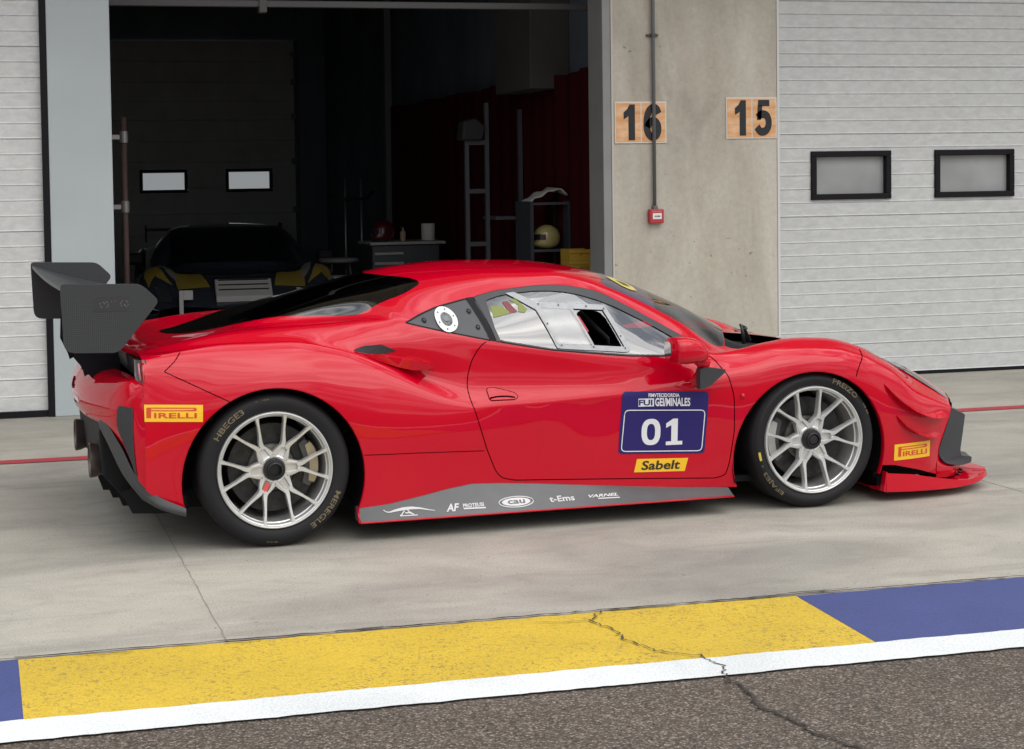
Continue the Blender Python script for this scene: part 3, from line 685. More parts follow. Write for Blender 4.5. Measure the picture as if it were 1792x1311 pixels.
def seam(name, pts, w, m=GAP, parent=CAR, off=.0012, closed=False, sf=None, cell=.012, both=True):
    sf = sf or surf; P = []
    pts = list(pts) + ([pts[0]] if closed else [])
    for a, b in zip(pts[:-1], pts[1:]):
        n = max(1, int(sqrt((a[0] - b[0]) ** 2 + (a[1] - b[1]) ** 2) / cell))
        for k in range(n): P.append(Vector((a[0] + (b[0] - a[0]) * k / n, a[1] + (b[1] - a[1]) * k / n)))
    P.append(Vector(pts[-1])); vs = []; fs = []
    for i, q in enumerate(P):
        t = (P[min(i + 1, len(P) - 1)] - P[max(i - 1, 0)]).normalized(); n = Vector((-t.y, t.x)) * w / 2
        vs += [sf(q.x + n.x, q.y + n.y, off), sf(q.x - n.x, q.y - n.y, off)]
    for i in range(len(P) - 1): fs.append((2 * i, 2 * i + 1, 2 * i + 3, 2 * i + 2))
    if both: mesh(name, [Vector((v.x, -v.y, v.z)) for v in vs], [tuple(reversed(f)) for f in fs], m, parent)
    return mesh(name, vs, fs, m, parent)
seam('door_gap', [p for p in DOOR if not (p[1] > .765 and 1.03 < p[0] < 2.13)], .0040)
seam('quarter_gap', [(.400, .392), (.6, .385), (.8, .377), (.985, .369)], .003)
seam('bumper_gap', [(-.477, .800), (-.197, .66)], .0035)
seam('bumper_gap', [(-.477, .800), (-.43, .84), (-.40, .878)], .0035)
seam('bumper_gap', [(2.962, .748), (2.935, .722), (2.90, .690), (2.875, .655), (2.868, .632)], .0045)
seam('window_gap', WIN, .007, BLACK, closed=True); seam('window_gap', QWIN, .006, BLACK, closed=True)
drape_poly('window_post', [(.982, 1.0575), (1.030, 1.061), (1.088, .863), (1.040, .872)], BLACK, CAR, .003)
drape_poly('window_post', [(1.022, 1.055), (1.036, 1.058), (1.092, .862), (1.070, .866)], DARKP, CAR, .006)
drape_poly('window_post', [(1.000, 1.052), (1.018, 1.055), (1.068, .866), (1.052, .868)], BLACK, CAR, .004)

# ------------------------------------------------------------------ wheel arches
def arch(c, a0, a1, ywell, n=60):
    vs = []; fs = []; R = c[2]
    for i in range(n + 1):
        a = a0 + (a1 - a0) * i / n; ux, uz = cos(a), sin(a)
        p = surf(c[0] + ux * (R + .003), c[1] + uz * (R + .003)); q = Vector((c[0] + ux * R, p.y, c[1] + uz * R))
        vs += [p - Vector((0, .001, 0)), q + Vector((0, .006, 0)) - Vector((ux, 0, uz)) * .003, Vector((c[0] + ux * (R + .004), p.y + .035, c[1] + uz * (R + .004)))]
    for i in range(n):
        for k in range(2): fs.append((i * 3 + k, (i + 1) * 3 + k, (i + 1) * 3 + k + 1, i * 3 + k + 1))
    w = MB()
    w.lathe([(R + .006, -.955 + .03), (R + .02, ywell), (.02, ywell)], 'y', 50, (c[0], 0, c[1]), 0, a1 - a0, a0)
    for s in (1, -1):
        mesh('arch_lip', [(v.x, v.y * s, v.z) for v in vs], fs, RED, CAR, True)
        mesh('wheel_well', [(v.x, v.y * s, v.z) for v in w.v], w.f, BLACK, CAR, True)
arch(RC, radians(-22), radians(194), -.60); arch(FC, radians(-18), radians(198), -.62)
b = MB().box(-.36, .5, -.56, .56, .13, .70).box(.42, 2.2, -.885, .885, .075, .13).box(2.15, 3.05, -.62, .62, .1, .60).box(.42, .46, -.80, .80, .131, .6).box(2.201, 2.24, -.80, .80, .12, .6).box(3.06, 3.4, -.80, .80, .10, .38)
b.build('underbody', BLACK, CAR)

# ------------------------------------------------------------------ wheels
def make_wheel(R, W, spoke0, caliper_a, nut_closed, texts, tagpocket=None, calm=ALU):
    """axle along y, outer face towards -y, origin on the outer face"""
    root = empty('wheel', parent=CAR)
    prof = [(.250, .03), (.260, .008), (.268, .002), (.285, -.004), (.305, -.006), (R - .022, .000), (R - .011, .010), (R - .004, .024), (R - .001, .045), (R, W / 2), (R - .001, W - .045), (R - .006, W - .02), (R - .02, W - .004), (.29, W), (.26, W - .01), (.25, W - .03)]
    t = MB().lathe(prof, 'y', 96).build('tyre', RUB, root, True)
    rim = MB(); rim.lathe([(.262, .010), (.2605, .001), (.2585, -.0035), (.2545, -.0045), (.2515, -.002), (.2495, .004), (.2445, .006), (.2425, .012), (.2405, .030), (.236, .034), (.234, .10), (.230, W - .03), (.250, W - .01)], 'y', 96)
    # hub
    rim.lathe([(.0, .040), (.046, .040), (.050, .032), (.058, .030), (.064, .034), (.067, .05), (.067, .075), (.0, .075)], 'y', 48)
    for k in range(6):
        a = radians(spoke0) + k * pi / 3; e = Vector((cos(a), 0, sin(a))); n = Vector((-sin(a), 0, cos(a))); Y = Vector((0, 1, 0))
        def sweep(P, mi=0):     # P: (r, tangential, depth, width, thickness)
            vs = []; fs = []
            for i, (r, s, h, w, th) in enumerate(P):
                j0, j1 = max(i - 1, 0), min(i + 1, len(P) - 1); d = Vector((P[j1][0] - P[j0][0], P[j1][1] - P[j0][1])).normalized(); q = Vector((-d.y, d.x))
                for (u, v) in ((-.5, th), (-.5, .005), (-.36, 0), (.36, 0), (.5, .005), (.5, th)):
                    vs.append(e * (r + q.x * u * w) + n * (s + q.y * u * w) + Y * (h + v))
            for i in range(len(P) - 1):
                for c in range(6): fs.append((i * 6 + c, i * 6 + (c + 1) % 6, (i + 1) * 6 + (c + 1) % 6, (i + 1) * 6 + c))
            fs.append(tuple(range(6))); fs.append(tuple((len(P) - 1) * 6 + c for c in reversed(range(6)))); rim.add(vs, fs, mi)
        for s in (1, -1):
            sweep([(.050, s * .0245, .028, .020, .04), (.075, s * .0225, .026, .0125, .04), (.100, s * .0190, .024, .0105, .04), (.118, s * .0165, .022, .013, .036)])
            T = tan_ = math.tan(radians(15))
            sweep([(.104, s * .0100, .023, .016, .034), (.120, s * .0118, .0215, .0225, .034), (.134, s * .0170, .0195, .0200, .034), (.152, s * .0262, .0165, .0158, .034), (.175, s * .0372, .0130, .0132, .033), (.200, s * .0480, .009, .0128, .032), (.220, s * .0560, .006, .0150, .030), (.236, s * .0630, .004, .0220, .028), (.247, s * .0670, .003, .038, .026)])
            # webs between neighbouring roots
            sweep([(.060, s * .030, .031, .022, .03), (.082, s * .029, .030, .011, .03), (.106, s * .0225, .027, .006, .03)])
        sweep([(.112, -.016, .024, .012, .034), (.1125, .016, .024, .012, .034)])
        sweep([(.050, 0, .032, .040, .03), (.075, 0, .037, .038, .03), (.112, 0, .040, .030, .03)])
    rm = rim.build('rim', RIMM, root, auto=32); rm.data.materials[0] = RIMM
    if tagpocket is not None:
        a = radians(spoke0 + 60 * tagpocket); e = Vector((cos(a), 0, sin(a))); n = Vector((-sin(a), 0, cos(a)))
        P = [(.066, -.011), (.108, -.011), (.108, .011), (.066, .011)]
        mesh('rim_sticker', [e * r + n * s + Vector((0, .0265 if r < .1 else .0285, 0)) for r, s in P], [(0, 1, 2, 3)], mat('sticker_red', (.65, .10, .09), .5), root)
    nut = MB(); nut.lathe([(.0, .030), (.026, .030), (.026, .006), (.029, .000), (.034, .002), (.037, .014), (.046, .016), (.049, .022), (.049, .042)], 'y', 36)
    for k in range(18):
        a = 2 * pi * k / 18; nut.tube([(cos(a) * .043, .013, sin(a) * .043), (cos(a) * .043, .03, sin(a) * .043)], .0035, 6)
    if nut_closed: nut.lathe([(0, .004), (.022, .006), (.0265, .012)], 'y', 24)
    nut.build('centre_nut', mat('nut_black', (.010, .010, .011), .4), root, auto=30)
    d = MB(); d.lathe([(.110, .112), (.112, .095), (.198, .095), (.199, .103), (.198, .125), (.11, .125)], 'y', 72)
    rn = random.Random(3)
    for k in range(60):
        r = .122 + .024 * (k % 4); a = 2 * pi * k / 60; d.lathe([(0, .0945), (.003, .0945)], 'y', 6, (r * cos(a), 0, r * sin(a)), 1)
    d.build('brake_disc', [mat('brake_disc_iron', (.035, .034, .034), .38, metal=.6, noise=(40, .3, 3)), BLACK], root, recalc=False)
    MB().lathe([(.0, .085), (.095, .088), (.108, .095), (.112, .11)], 'y', 48).build('disc_bell', mat('disc_bell_grey', (.10, .098, .092), .45, metal=.5, noise=(25, .3, 3)), root, True)
    c = MB(); ca = radians(caliper_a)
    for (r0, r1, h0, aa, mi) in ((.142, .205, .078, 34, 0), (.165, .214, .072, 27, 1)):
        n = 14; vs = []; fs = []
        for i in range(n + 1):
            a = ca + radians(aa) * (2 * i / n - 1); w = 1 - .35 * abs(2 * i / n - 1) ** 4
            rm_ = (r0 + r1) / 2; hr = (r1 - r0) / 2 * w
            for (r, h) in ((rm_ - hr, h0 + .014), (rm_ - hr * .8, h0), (rm_ + hr * .8, h0), (rm_ + hr, h0 + .014), (rm_ + hr, .12), (rm_ - hr, .12)): vs.append((r * cos(a), h, r * sin(a)))
        for i in range(n):
            for k in range(6): fs.append((i * 6 + k, i * 6 + (k + 1) % 6, (i + 1) * 6 + (k + 1) % 6, (i + 1) * 6 + k))
        fs.append(tuple(range(6))); fs.append(tuple(n * 6 + k for k in range(6))); c.add(vs, fs, mi)
    c.build('brake_caliper', [mat('caliper_body', (.07, .07, .07), .4), calm], root, auto=35)
    LET = mat('tyre_lettering', (.14, .112, .065), .7, noise=(90, .35, 2))
    for (body_, a_mid, r, h, wdt) in texts:
        vs, fs = fit_text(body_, wdt, h, bold=.02, res=2)
        P = []
        for (x, y) in vs:
            ang = radians(a_mid) - x / r; rr = r + y; P.append((rr * cos(ang), -.0078 + max(0, rr - .305) * .18, rr * sin(ang)))
        mesh('tyre_lettering', P, fs, LET, t)
    return root
tan_ = 0
WR = make_wheel(.345, .31, 3.5, 5, False, [('HBEGE3', 134, .303, .026, .175), ('MEREGLE', -40, .303, .026, .20), ('\u25bc', 105, .318, .007, .007), ('15A', 97, .318, .006, .03), ('06 15 A', -94, .318, .007, .05)], 4, mat('caliper_gold', (.42, .36, .24), .35, metal=.4))
WR.location = (0, -.955, .345)
WF = make_wheel(.332, .275, 5.5, 180, True, [('PREIZO', 56, .300, .025, .155), ('EFAJE3', 222, .300, .025, .145), ('CE A0', 27, .308, .009, .06), ('8', 202, .300, .009, .009)], None, mat('caliper_silver', (.50, .50, .47), .4, metal=.3))
WF.location = (2.65, -.952, .332); WF.rotation_euler = (0, 0, radians(-.5))
lm = MB(); P = []
for k in range(9):
    a = radians(196.5 - k * 1.0)
    for r in (.292, .304): P.append((r * cos(a), -.0082, r * sin(a)))
mesh('tyre_label', P, [(2 * i, 2 * i + 1, 2 * i + 3, 2 * i + 2) for i in range(8)], mat('label_yellow', (.55, .42, .05), .6), [c for c in WF.children if c.name.startswith('tyre')][0])
for src, x, z, y in ((WR, 0, .345, .955), (WF, 2.65, .332, .952)):
    c = copy_tree(src, CAR); c.location = (x, y, z); c.rotation_euler = (0, 0, pi)
# ------------------------------------------------------------------ rear end
def wrap_net(rows, n=10, ns=6, sm=2):
    """rows (bottom to top) of plan points from the side to the centre; returns one half as grid"""
    G = []
    for r in rows: G.append([q[0] for q in catmull([Vector(p) for p in r], n)])
    H = []
    for j in range(len(G[0])):
        c = catmull([G[i][j] for i in range(len(G))], ns); H.append([q[0] for q in c])
    H = smooth_grid(H, sm, .4, False)
    return H
def net_mesh(name, G, m, parent, mirror=True, flip=False, split=False):
    vs = [p for row in G for p in row]; k = len(G[0]); fs = [(i * k + j, i * k + j + 1, (i + 1) * k + j + 1, (i + 1) * k + j) for i in range(len(G) - 1) for j in range(k - 1)]
    if flip: fs = [tuple(reversed(f)) for f in fs]
    if split: mesh(name, [Vector((v.x, -v.y, v.z)) for v in vs], [tuple(reversed(f)) for f in fs], m, parent, True)
    elif mirror:
        n = len(vs); mp_ = {}; 
        for i, v in enumerate(vs[:n]):
            if abs(v.y) < 1e-5: mp_[i] = i
            else: mp_[i] = len(vs); vs.append(Vector((v.x, -v.y, v.z)))
        fs += [tuple(reversed([mp_[i] for i in f])) for f in fs]
    return mesh(name, vs, fs, m, parent, True), BVHTree.FromPolygons([Vector(v) for v in vs], fs)
def mirror2(name, vs, fs, m, parent, smooth=True):
    """a near and a far copy, each an object of its own"""
    a = mesh(name, vs, fs, m, parent, smooth); mesh(name, [Vector((v[0], -v[1], v[2])) for v in vs], [tuple(reversed(f)) for f in fs], m, parent, smooth); return a
def weld_half(name, vs, fs, m, parent, smooth=True):
    """half shape reaching the centre plane, mirrored and joined there"""
    vs = [Vector(v) for v in vs]; n = len(vs); mp_ = {}
    for i in range(n):
        if abs(vs[i].y) < 1e-4: mp_[i] = i
        else: mp_[i] = len(vs); vs.append(Vector((vs[i].x, -vs[i].y, vs[i].z)))
    fs = list(fs) + [tuple(reversed([mp_[i] for i in f])) for f in fs]; return mesh(name, vs, fs, m, parent, smooth)
def bodypt(z):
    q = surf(-.565, z); return q.x, q.y
rows = []
for z0, z, xs in ((.288, .325, (-.596, -.612, -.665, -.695, -.70)), (.35, .39, (-.604, -.625, -.685, -.73, -.735)), (.42, .46, (-.609, -.64, -.708, -.755, -.762)), (.50, .53, (-.612, -.653, -.722, -.777, -.787)), (.60, .60, (-.612, -.66, -.73, -.79, -.80)), (.67, .67, (-.608, -.655, -.725, -.785, -.80)), (.72, .72, (-.598, -.64, -.70, -.755, -.775)), (.755, .755, (-.580, -.615, -.665, -.70, -.715)), (.765, .765, (-.560, -.58, -.60, -.64, -.65))):
    bx, by = bodypt(z0); by = min(by, -.905) if .5 < z0 < .72 else by
    lift = max(0, (.56 - z)) * .85
    rows.append([(bx, by, z0), (xs[0], -.905 if z < .74 else -.885, z), (xs[1], -.85, z + lift * .22), (xs[2], -.64, z + lift * .85), (xs[3], -.3, z + lift * .85), (xs[4], 0, z + lift * .85)])
G = wrap_net(rows, 8, 5, 2)
rb, BVR = net_mesh('rear_bumper', G, RED, CAR)
for sd in ('near', 'far'): pm_obj('bumper_flank', ('rear_bumper',), RED, rb, sd)
# recessed black panel between lip and fascia, upper lip, deck lip
b = MB(); b.prism([(-.575, .755), (-.590, .845), (-.54, .845), (-.50, .755)], 'y', -.80, .80); b.build('rear_grille', mat('grille_black', (.012, .012, .014), .5, bump=(160, .6, .003)), CAR)
lp = LNS; top_edge = [Vector(q) for q in GRID[0][3 * NS:]]     # lip edge of the deck, near side to centre
vs = []; fs = []
for q in top_edge: vs += [q, q + Vector((.004, 0, -.022)), q + Vector((.05, .01, -.030))]
for i in range(len(top_edge) - 1):
    for k in range(2): fs.append((i * 3 + k, (i + 1) * 3 + k, (i + 1) * 3 + k + 1, i * 3 + k + 1))
weld_half('deck_lip', vs, fs, RED, CAR)
# tail lights: slim upright lamps wrapped round the corner
TL = mat('tail_lens', (.20, .004, .008), .12, coat=1.); TLK = mat('tail_black', (.012, .010, .012), .15, coat=1.)
for s in (1, -1):
    b = MB(); n = 8; vs = []; fs = []
    for i in range(n + 1):
        z = .742 + (.852 - .742) * i / n; xx = -.562 + (z - .742) * -.03; w = .5 + .5 * sin(pi * min(1, (i + .8) / n))
        for (dx, y) in ((.020 * w, -.905 + (z - .74) * -.0 + .012), (.012, -.922 + (z - .74) * .25), (-.012, -.90 + (z - .74) * .2), (-.030, -.862), (-.032, -.80)): vs.append((xx + dx, y * s, z))
    for i in range(n):
        for k in range(4): fs.append((i * 5 + k, i * 5 + k + 1, (i + 1) * 5 + k + 1, (i + 1) * 5 + k))
    o = mesh('tail_light', vs, fs, TLK, CAR, True)
    MB().tube([(-.562, -.914 * s, .76), (-.566, -.905 * s, .80), (-.569, -.890 * s, .838)], .009, 8).build('lens', TL, o, True)
    MB().tube([(-.578, -.905 * s, .765), (-.582, -.893 * s, .80), (-.584, -.880 * s, .838)], .005, 6).build('light_bar', mat('tail_pink', (.55, .16, .18), .2, coat=1.), o, True)
# side vent of the rear bumper (draped on the fascia corner)
def surf_r(y, z, off=0.):
    h = BVR.ray_cast(Vector((-1.5, y, z)), Vector((1, 0, 0)), 2.0)
    if h[0] is None: q = BVR.find_nearest(Vector((-.7, y, z))); return q[0] + Vector((-1, 0, 0)) * off
    return h[0] + Vector((-off, 0, 0))
VENT = mat('vent_charcoal', (.030, .032, .036), .55, bump=(200, .5, .002))
vp = round_poly([(-.905, .648), (-.83, .652), (-.815, .56), (-.83, .47), (-.865, .385), (-.902, .335)], [.012, .02, .02, .02, .02, .01])
V, F = grid_poly(vp, .03); o = mesh('side_vent', [surf_r(a, b_, .004) for a, b_ in V], F, VENT, rb, True)
V2 = [(v.co.x, -v.co.y, v.co.z) for v in o.data.vertices]; mesh('side_vent', V2, [tuple(reversed(f)) for f in F], VENT, rb, True)
# diffuser surround, diffuser, fins, exhausts
DIF = mat('diffuser_grey', (.048, .050, .053), .5); DIFK = mat('diffuser_black', (.006, .0065, .008), .6, spec=.25)
rows = [[(-.40, -.955, .165), (-.50, -.93, .195), (-.55, -.85, .215), (-.575, -.72, .225), (-.59, -.60, .30), (-.60, -.56, .44), (-.60, -.54, .475)],
        [(-.40, -.962, .182), (-.53, -.935, .225), (-.61, -.865, .29), (-.665, -.78, .37), (-.71, -.665, .47), (-.735, -.60, .53), (-.735, -.56, .545)],
        [(-.40, -.955, .202), (-.530, -.925, .266), (-.608, -.875, .350), (-.655, -.81, .455), (-.705, -.71, .550), (-.725, -.62, .595), (-.728, -.56, .605)]]
Gd = wrap_net(rows, 6, 4, 1); net_mesh('diffuser_surround', Gd, DIF, rb, split=True)
b = MB()
b.prism([(-.60, .16), (-.72, .30), (-.735, .50), (-.70, .60), (-.45, .60), (-.45, .14)], 'y', -.57, .57)
b.box(-.57, -.46, -.62, .62, .19, .24)
b.build('diffuser', DIFK, rb, bevel=.01)
for y in (-.64, -.44, -.22, 0, .22, .44, .64):
    MB().prism([(-.35, .12), (-.56 - .11 * (1 - abs(y)), .135), (-.60 - .13 * (1 - abs(y)), .20 + .1 * (1 - abs(y))), (-.57, .26), (-.35, .20)], 'y', y - .005, y + .005).build('diffuser_fin', DIFK, rb)
EXM = mat('exhaust_steel', (.12, .10, .09), .35, metal=.8)
for y in (-.42, .42):
    MB().lathe([(.064, .16), (.070, .0), (.078, -.02), (.081, -.045), (.077, -.047), (.072, -.03), (.066, .04), (.062, .15), (0, .15)], 'x', 36, (-.722, y, .352)).build('exhaust_pipe', EXM, CAR, auto=35)
# small dark emblem and silver script on the rear panel
em = MB()
for P in ([(-.02, -.02), (.0, .0), (.012, .018), (.022, .03)], [(.0, .0), (.02, -.012)], [(-.012, -.01), (-.03, -.004)], [(.005, .01), (-.012, .024)]): 
    em.tube([surf_r(-.0 + a, .665 + b_, .003) for a, b_ in P], .004, 5)
em.build('rear_emblem', BLACK, rb); em = MB()
for k in range(7): em.tube([surf_r(-.10 - .022 * k, .60, .003), surf_r(-.108 - .022 * k, .612 + .01 * (k % 2), .003), surf_r(-.116 - .022 * k, .60, .003)], .0028, 5)
em.build('rear_script', mat('script_silver', (.6, .55, .55), .3, metal=.6), rb)
# rear wing
wing = MB()
EPp = round_poly([(-.912, 1.194), (-.564, 1.184), (-.484, 1.107), (-.666, .885), (-.900, .894)], [.02, .03, .025, .03, .045])
EP = mat('endplate_carbon', (.038, .040, .043), .5, spec=.3)
def _weave(m):
    t = m.node_tree; b = t.nodes['Principled BSDF']; tc = t.nodes.new('ShaderNodeTexCoord'); mp = t.nodes.new('ShaderNodeMapping'); mp.inputs['Rotation'].default_value = (0, .785, 0); w = t.nodes.new('ShaderNodeTexChecker'); w.inputs['Scale'].default_value = 170
    w.inputs[1].default_value = (.030, .032, .034, 1); w.inputs[2].default_value = (.050, .053, .056, 1)
    t.links.new(tc.outputs['Object'], mp.inputs[0]); t.links.new(mp.outputs[0], w.inputs[0]); t.links.new(w.outputs[0], b.inputs['Base Color'])
_weave(EP)
wr = empty('rear_wing', parent=CAR); wr.rotation_euler = (.014, 0, .020); wr.location = Vector((-.7, -.86, 1.05)) - (Matrix.Rotation(.020, 3, 'Z') @ Matrix.Rotation(.014, 3, 'X')) @ Vector((-.7, -.86, 1.05))
for y in (-.86, .86):
    MB().prism([(p[0], p[1]) for p in EPp], 'y', y - .005, y + .005).build('endplate', EP, wr, bevel=.002)
prof = []     # wing section: trailing edge high at the back
for k in range(13):
    t = k / 12; x = -.905 + .42 * t; zc = 1.165 - .30 * t * (1 - .50 * t) ; zc = 1.163 - .115 * t + .0 - .10 * t * (1 - t); th = .022 * sin(pi * min(1, t * .9 + .06)) ** .7 + .003
    prof.append((x, zc + th, zc - th * .8))
pl = [(p[0], p[1]) for p in prof] + [(p[0], p[2]) for p in reversed(prof)]
b = MB(); n = len(pl); vs = []; fs = []; ys = [-.856 + 1.712 * i / 12 for i in range(13)]
for y in ys:
    for (x, z) in pl: vs.append((x, y, z + .006 - .012 * cos(y / .856 * pi / 2)))
for i in range(12):
    for k in range(n): fs.append((i * n + k, i * n + (k + 1) % n, (i + 1) * n + (k + 1) % n, (i + 1) * n + k))
b.add(vs, fs); b.build('wing_plane', mat('wing_carbon', (.040, .042, .046), .38, spec=.35, noise=(40, .08, 2)), wr, auto=40)
for y in (-.36, .36):
    MB().prism([(-.80, 1.10), (-.81, .836), (-.772, .754), (-.765, .727), (-.747, .737), (-.713, .692), (-.60, .735), (-.60, .80), (-.64, .95), (-.66, 1.09)], 'y', y - .006, y + .006).build('wing_pylon', mat('pylon_black', (.005, .006, .009), .6, spec=.2), wr)
# small dark badge with grey marks on the near endplate
MB().box(-.772, -.622, -.8662, -.8650, 1.070, 1.132).build('badge', mat('badge_dark', (.028, .028, .031), .5), wr)
BGM = mat('badge_grey', (.22, .22, .22), .5)
for cx, on in ((-.735, 1), (-.715, 1), (-.645, 1), (-.629, 1)):
    for k in range(6):
        a = k * pi / 3 + .4
        if (k + int(cx * 100)) % 4 == 0: continue
        p = (cx + cos(a) * .008, 1.100 + sin(a) * .013); q = (cx + cos(a + .6) * .008, 1.100 + sin(a + .6) * .013)
        MB().tube([(p[0], -.8665, p[1]), (q[0], -.8665, q[1])], .0013, 4).build('badge_mark', BGM, wr)
for cx in (-.692, -.676): MB().tube([(cx, -.8665, 1.114), (cx - .002, -.8665, 1.111)], .0012, 4).build('badge_mark', BGM, wr)

# ------------------------------------------------------------------ front end
def lip_rows(spec): return wrap_net(spec, 6, 3, 0)
rows = [[(3.40, -.826, .080), (3.46, -.800, .074), (3.53, -.765, .070), (3.61, -.695, .068), (3.69, -.56, .068), (3.74, -.3, .068), (3.76, 0, .068)],
        [(3.40, -.832, .100), (3.46, -.808, .094), (3.53, -.774, .090), (3.61, -.705, .088), (3.70, -.565, .086), (3.75, -.3, .086), (3.77, 0, .086)],
        [(3.40, -.834, .148), (3.46, -.808, .138), (3.53, -.772, .130), (3.61, -.700, .126), (3.70, -.56, .126), (3.755, -.3, .126), (3.775, 0, .126)],
        [(3.41, -.825, .175), (3.46, -.790, .160), (3.52, -.74, .150), (3.59, -.67, .145), (3.67, -.53, .145), (3.73, -.3, .145), (3.75, 0, .145)]]
fb, _ = net_mesh('front_bumper', lip_rows(rows), RED, CAR, flip=True)
for sd in ('near', 'far'): pm_obj('bumper_flank', ('front_bumper',), RED, fb, sd)
nose = [Vector(q) for q in GRID[-1]]         # leading edge of the shell, bottom to centre
E_ = nose[5 * NS:]                            # along the bonnet edge
# nose face falling from the bonnet edge to the grille
vs = []; fs = []
for q in E_:
    w = abs(q.y) / .72; vs += [q, q + Vector((.012, 0, -.010)), q + Vector((.014, 0, -.035))]
for i in range(len(E_) - 1):
    for k in range(2): fs.append((i * 3 + k, i * 3 + k + 1, (i + 1) * 3 + k + 1, (i + 1) * 3 + k))
NOSE = (list(vs), [tuple(reversed(f)) for f in fs])
weld_half('nose_edge', NOSE[0], NOSE[1], RED, fb)
GR = mat('front_grille_mesh', (.014, .014, .016), .6, bump=(180, .8, .004))
rows = [[(3.44, -.78, .16), (3.58, -.70, .16), (3.66, -.50, .16), (3.70, -.25, .16), (3.71, 0, .16)], [(3.47, -.775, .30), (3.58, -.70, .30), (3.66, -.50, .30), (3.70, -.25, .30), (3.71, 0, .30)], [(3.50, -.765, .42), (3.59, -.68, .425), (3.68, -.47, .43), (3.74, -.25, .425), (3.75, 0, .42)]]
net_mesh('front_grille', wrap_net(rows, 5, 4, 0), GR, fb, flip=False)
# black corner pieces at both ends of the nose
CP = round_poly([(3.505, .428), (3.610, .385), (3.588, .28), (3.570, .205), (3.578, .172), (3.668, .158), (3.660, .128), (3.573, .122), (3.454, .148), (3.408, .200), (3.432, .262), (3.475, .350)], [.012, .01, .0, .02, .02, .02, .01, .03, .03, .03, .03, .02])
for s in (1, -1):
    b = MB(); n = len(CP); vs = []
    for lay, (y, ins) in enumerate(((-.822, 0), (-.826, .004), (-.60, .004))):
        cxm = sum(p[0] for p in CP) / n; czm = sum(p[1] for p in CP) / n
        for p in CP:
            tpx = (p[0] - 3.41) / .26
            yy = y + .085 * tpx ** 1.4 if lay < 2 else y
            if lay == 0: yy += .006
            xx = p[0] + (0.06 if lay == 2 else 0)
            k = 1 - (.02 if lay == 1 else 0); vs.append((cxm + (xx - cxm) * k, yy * s, czm + (p[1] - czm) * k))
    fs = [(L_ * n + i, L_ * n + (i + 1) % n, (L_ + 1) * n + (i + 1) % n, (L_ + 1) * n + i) for L_, in ((0,),) for i in range(n)]
    fs += [(i, 2 * n + i, 2 * n + (i + 1) % n, (i + 1) % n) for i in range(n)]
    fs += [tuple(n + k for k in t) for t in tessellate_polygon([[Vector((p[0], p[1], 0)) for p in CP]])]
    b.add(vs, fs); b.build('corner_intake', mat('corner_charcoal', (.035, .037, .042), .42), fb, auto=40)
for (z, x0, x1) in ((.345, 3.60, 3.635), (.262, 3.585, 3.612), (.240, 3.585, 3.608)):
    MB().box(x0 - .05, x1, -.62, .62, z - .004, z + .004).build('grille_blade', BLACK, fb)
# lower lip of the bumper (red) and splitter
# splitter: a plate with rounded corners in plan and a turned-up outer flank
plan = [(3.045, -.950), (3.20, -.942), (3.34, -.928), (3.46, -.905), (3.56, -.872), (3.65, -.832), (3.73, -.772), (3.785, -.68), (3.805, -.55), (3.81, -.3), (3.81, 0)]
zb = [.050, .043, .040, .038, .040, .047, .060, .070, .072, .072, .072]; fh = [.144, .128, .100, .080, .070, .074, .086, .088, .085, .084, .084]
vs = []; fs = []
for (x, y), z, h in zip(plan, zb, fh):
    k_ = min(1, max(0, (x - 3.52) / .25)); t = Vector((k_ + .12, -(1.05 - k_), 0)).normalized()
    o_ = Vector((x, y, 0)); vs += [o_ - t * .13 + Vector((0, 0, z + .014)), o_ - t * (.016 + .06 * k_) + Vector((0, 0, z + .014)), o_ - t * .010 + Vector((0, 0, h)), o_ - t * .002 + Vector((0, 0, h)), o_ + t * .002 + Vector((0, 0, z + .004)), o_ - t * .002 + Vector((0, 0, z)), o_ - t * .13 + Vector((0, 0, z + .002))]
k7 = 7
for i in range(len(plan) - 1):
    for k in range(k7): fs.append((i * k7 + k, (i + 1) * k7 + k, (i + 1) * k7 + (k + 1) % k7, i * k7 + (k + 1) % k7))
fs.append(tuple(range(k7)))
n = len(vs); vs += [Vector((v.x, -v.y, v.z)) for v in vs]; fs += [tuple(i + n for i in reversed(f)) for f in fs]
bm_ = MB().add(vs, fs); bm_.box(3.06, 3.50, -.87, .87, .046, .052).box(3.501, 3.66, -.80, .80, .047, .054).box(3.661, 3.75, -.66, .66, .055, .062); bm_.build('splitter', RED, CAR, auto=30)
MB().box(3.08, 3.30, -.80, .80, .058, .18).build('splitter_mount', BLACK, CAR)
for s_ in (1, -1): MB().prism([(3.030, .056), (3.045, .150), (3.052, .150), (3.045, .050)], 'y', -.948 * s_, -.915 * s_).build('splitter_end', RED, CAR)
# dive planes: thin curved blades standing off the bumper flank
def canard(pts, out, name='dive_plane'):
    vs = []; fs = []; P = spline2(pts, 5, False); n = len(P)
    for i, (x, z) in enumerate(P):
        t = i / (n - 1); w = out * (sin(pi * min(1, t * .62 + .02)) ** .8); q = surf(x, z); nn = Vector((.12, -1, -.10)).normalized()
        vs += [q + Vector((0, .01, 0.008)), q + nn * w + Vector((0, 0, -.010 * t)), q + nn * w + Vector((0, 0, -.010 * t - .004)), q + Vector((0, .01, -.006))]
    for i in range(n - 1):
        for k in range(4): fs.append((i * 4 + k, (i + 1) * 4 + k, (i + 1) * 4 + (k + 1) % 4, i * 4 + (k + 1) % 4))
    fs += [(0, 1, 2, 3), tuple((n - 1) * 4 + k for k in (3, 2, 1, 0))]
    for s in (1, -1): MB().add([(v.x, v.y * s, v.z) for v in vs], fs).build(name, RED, fb, auto=35)
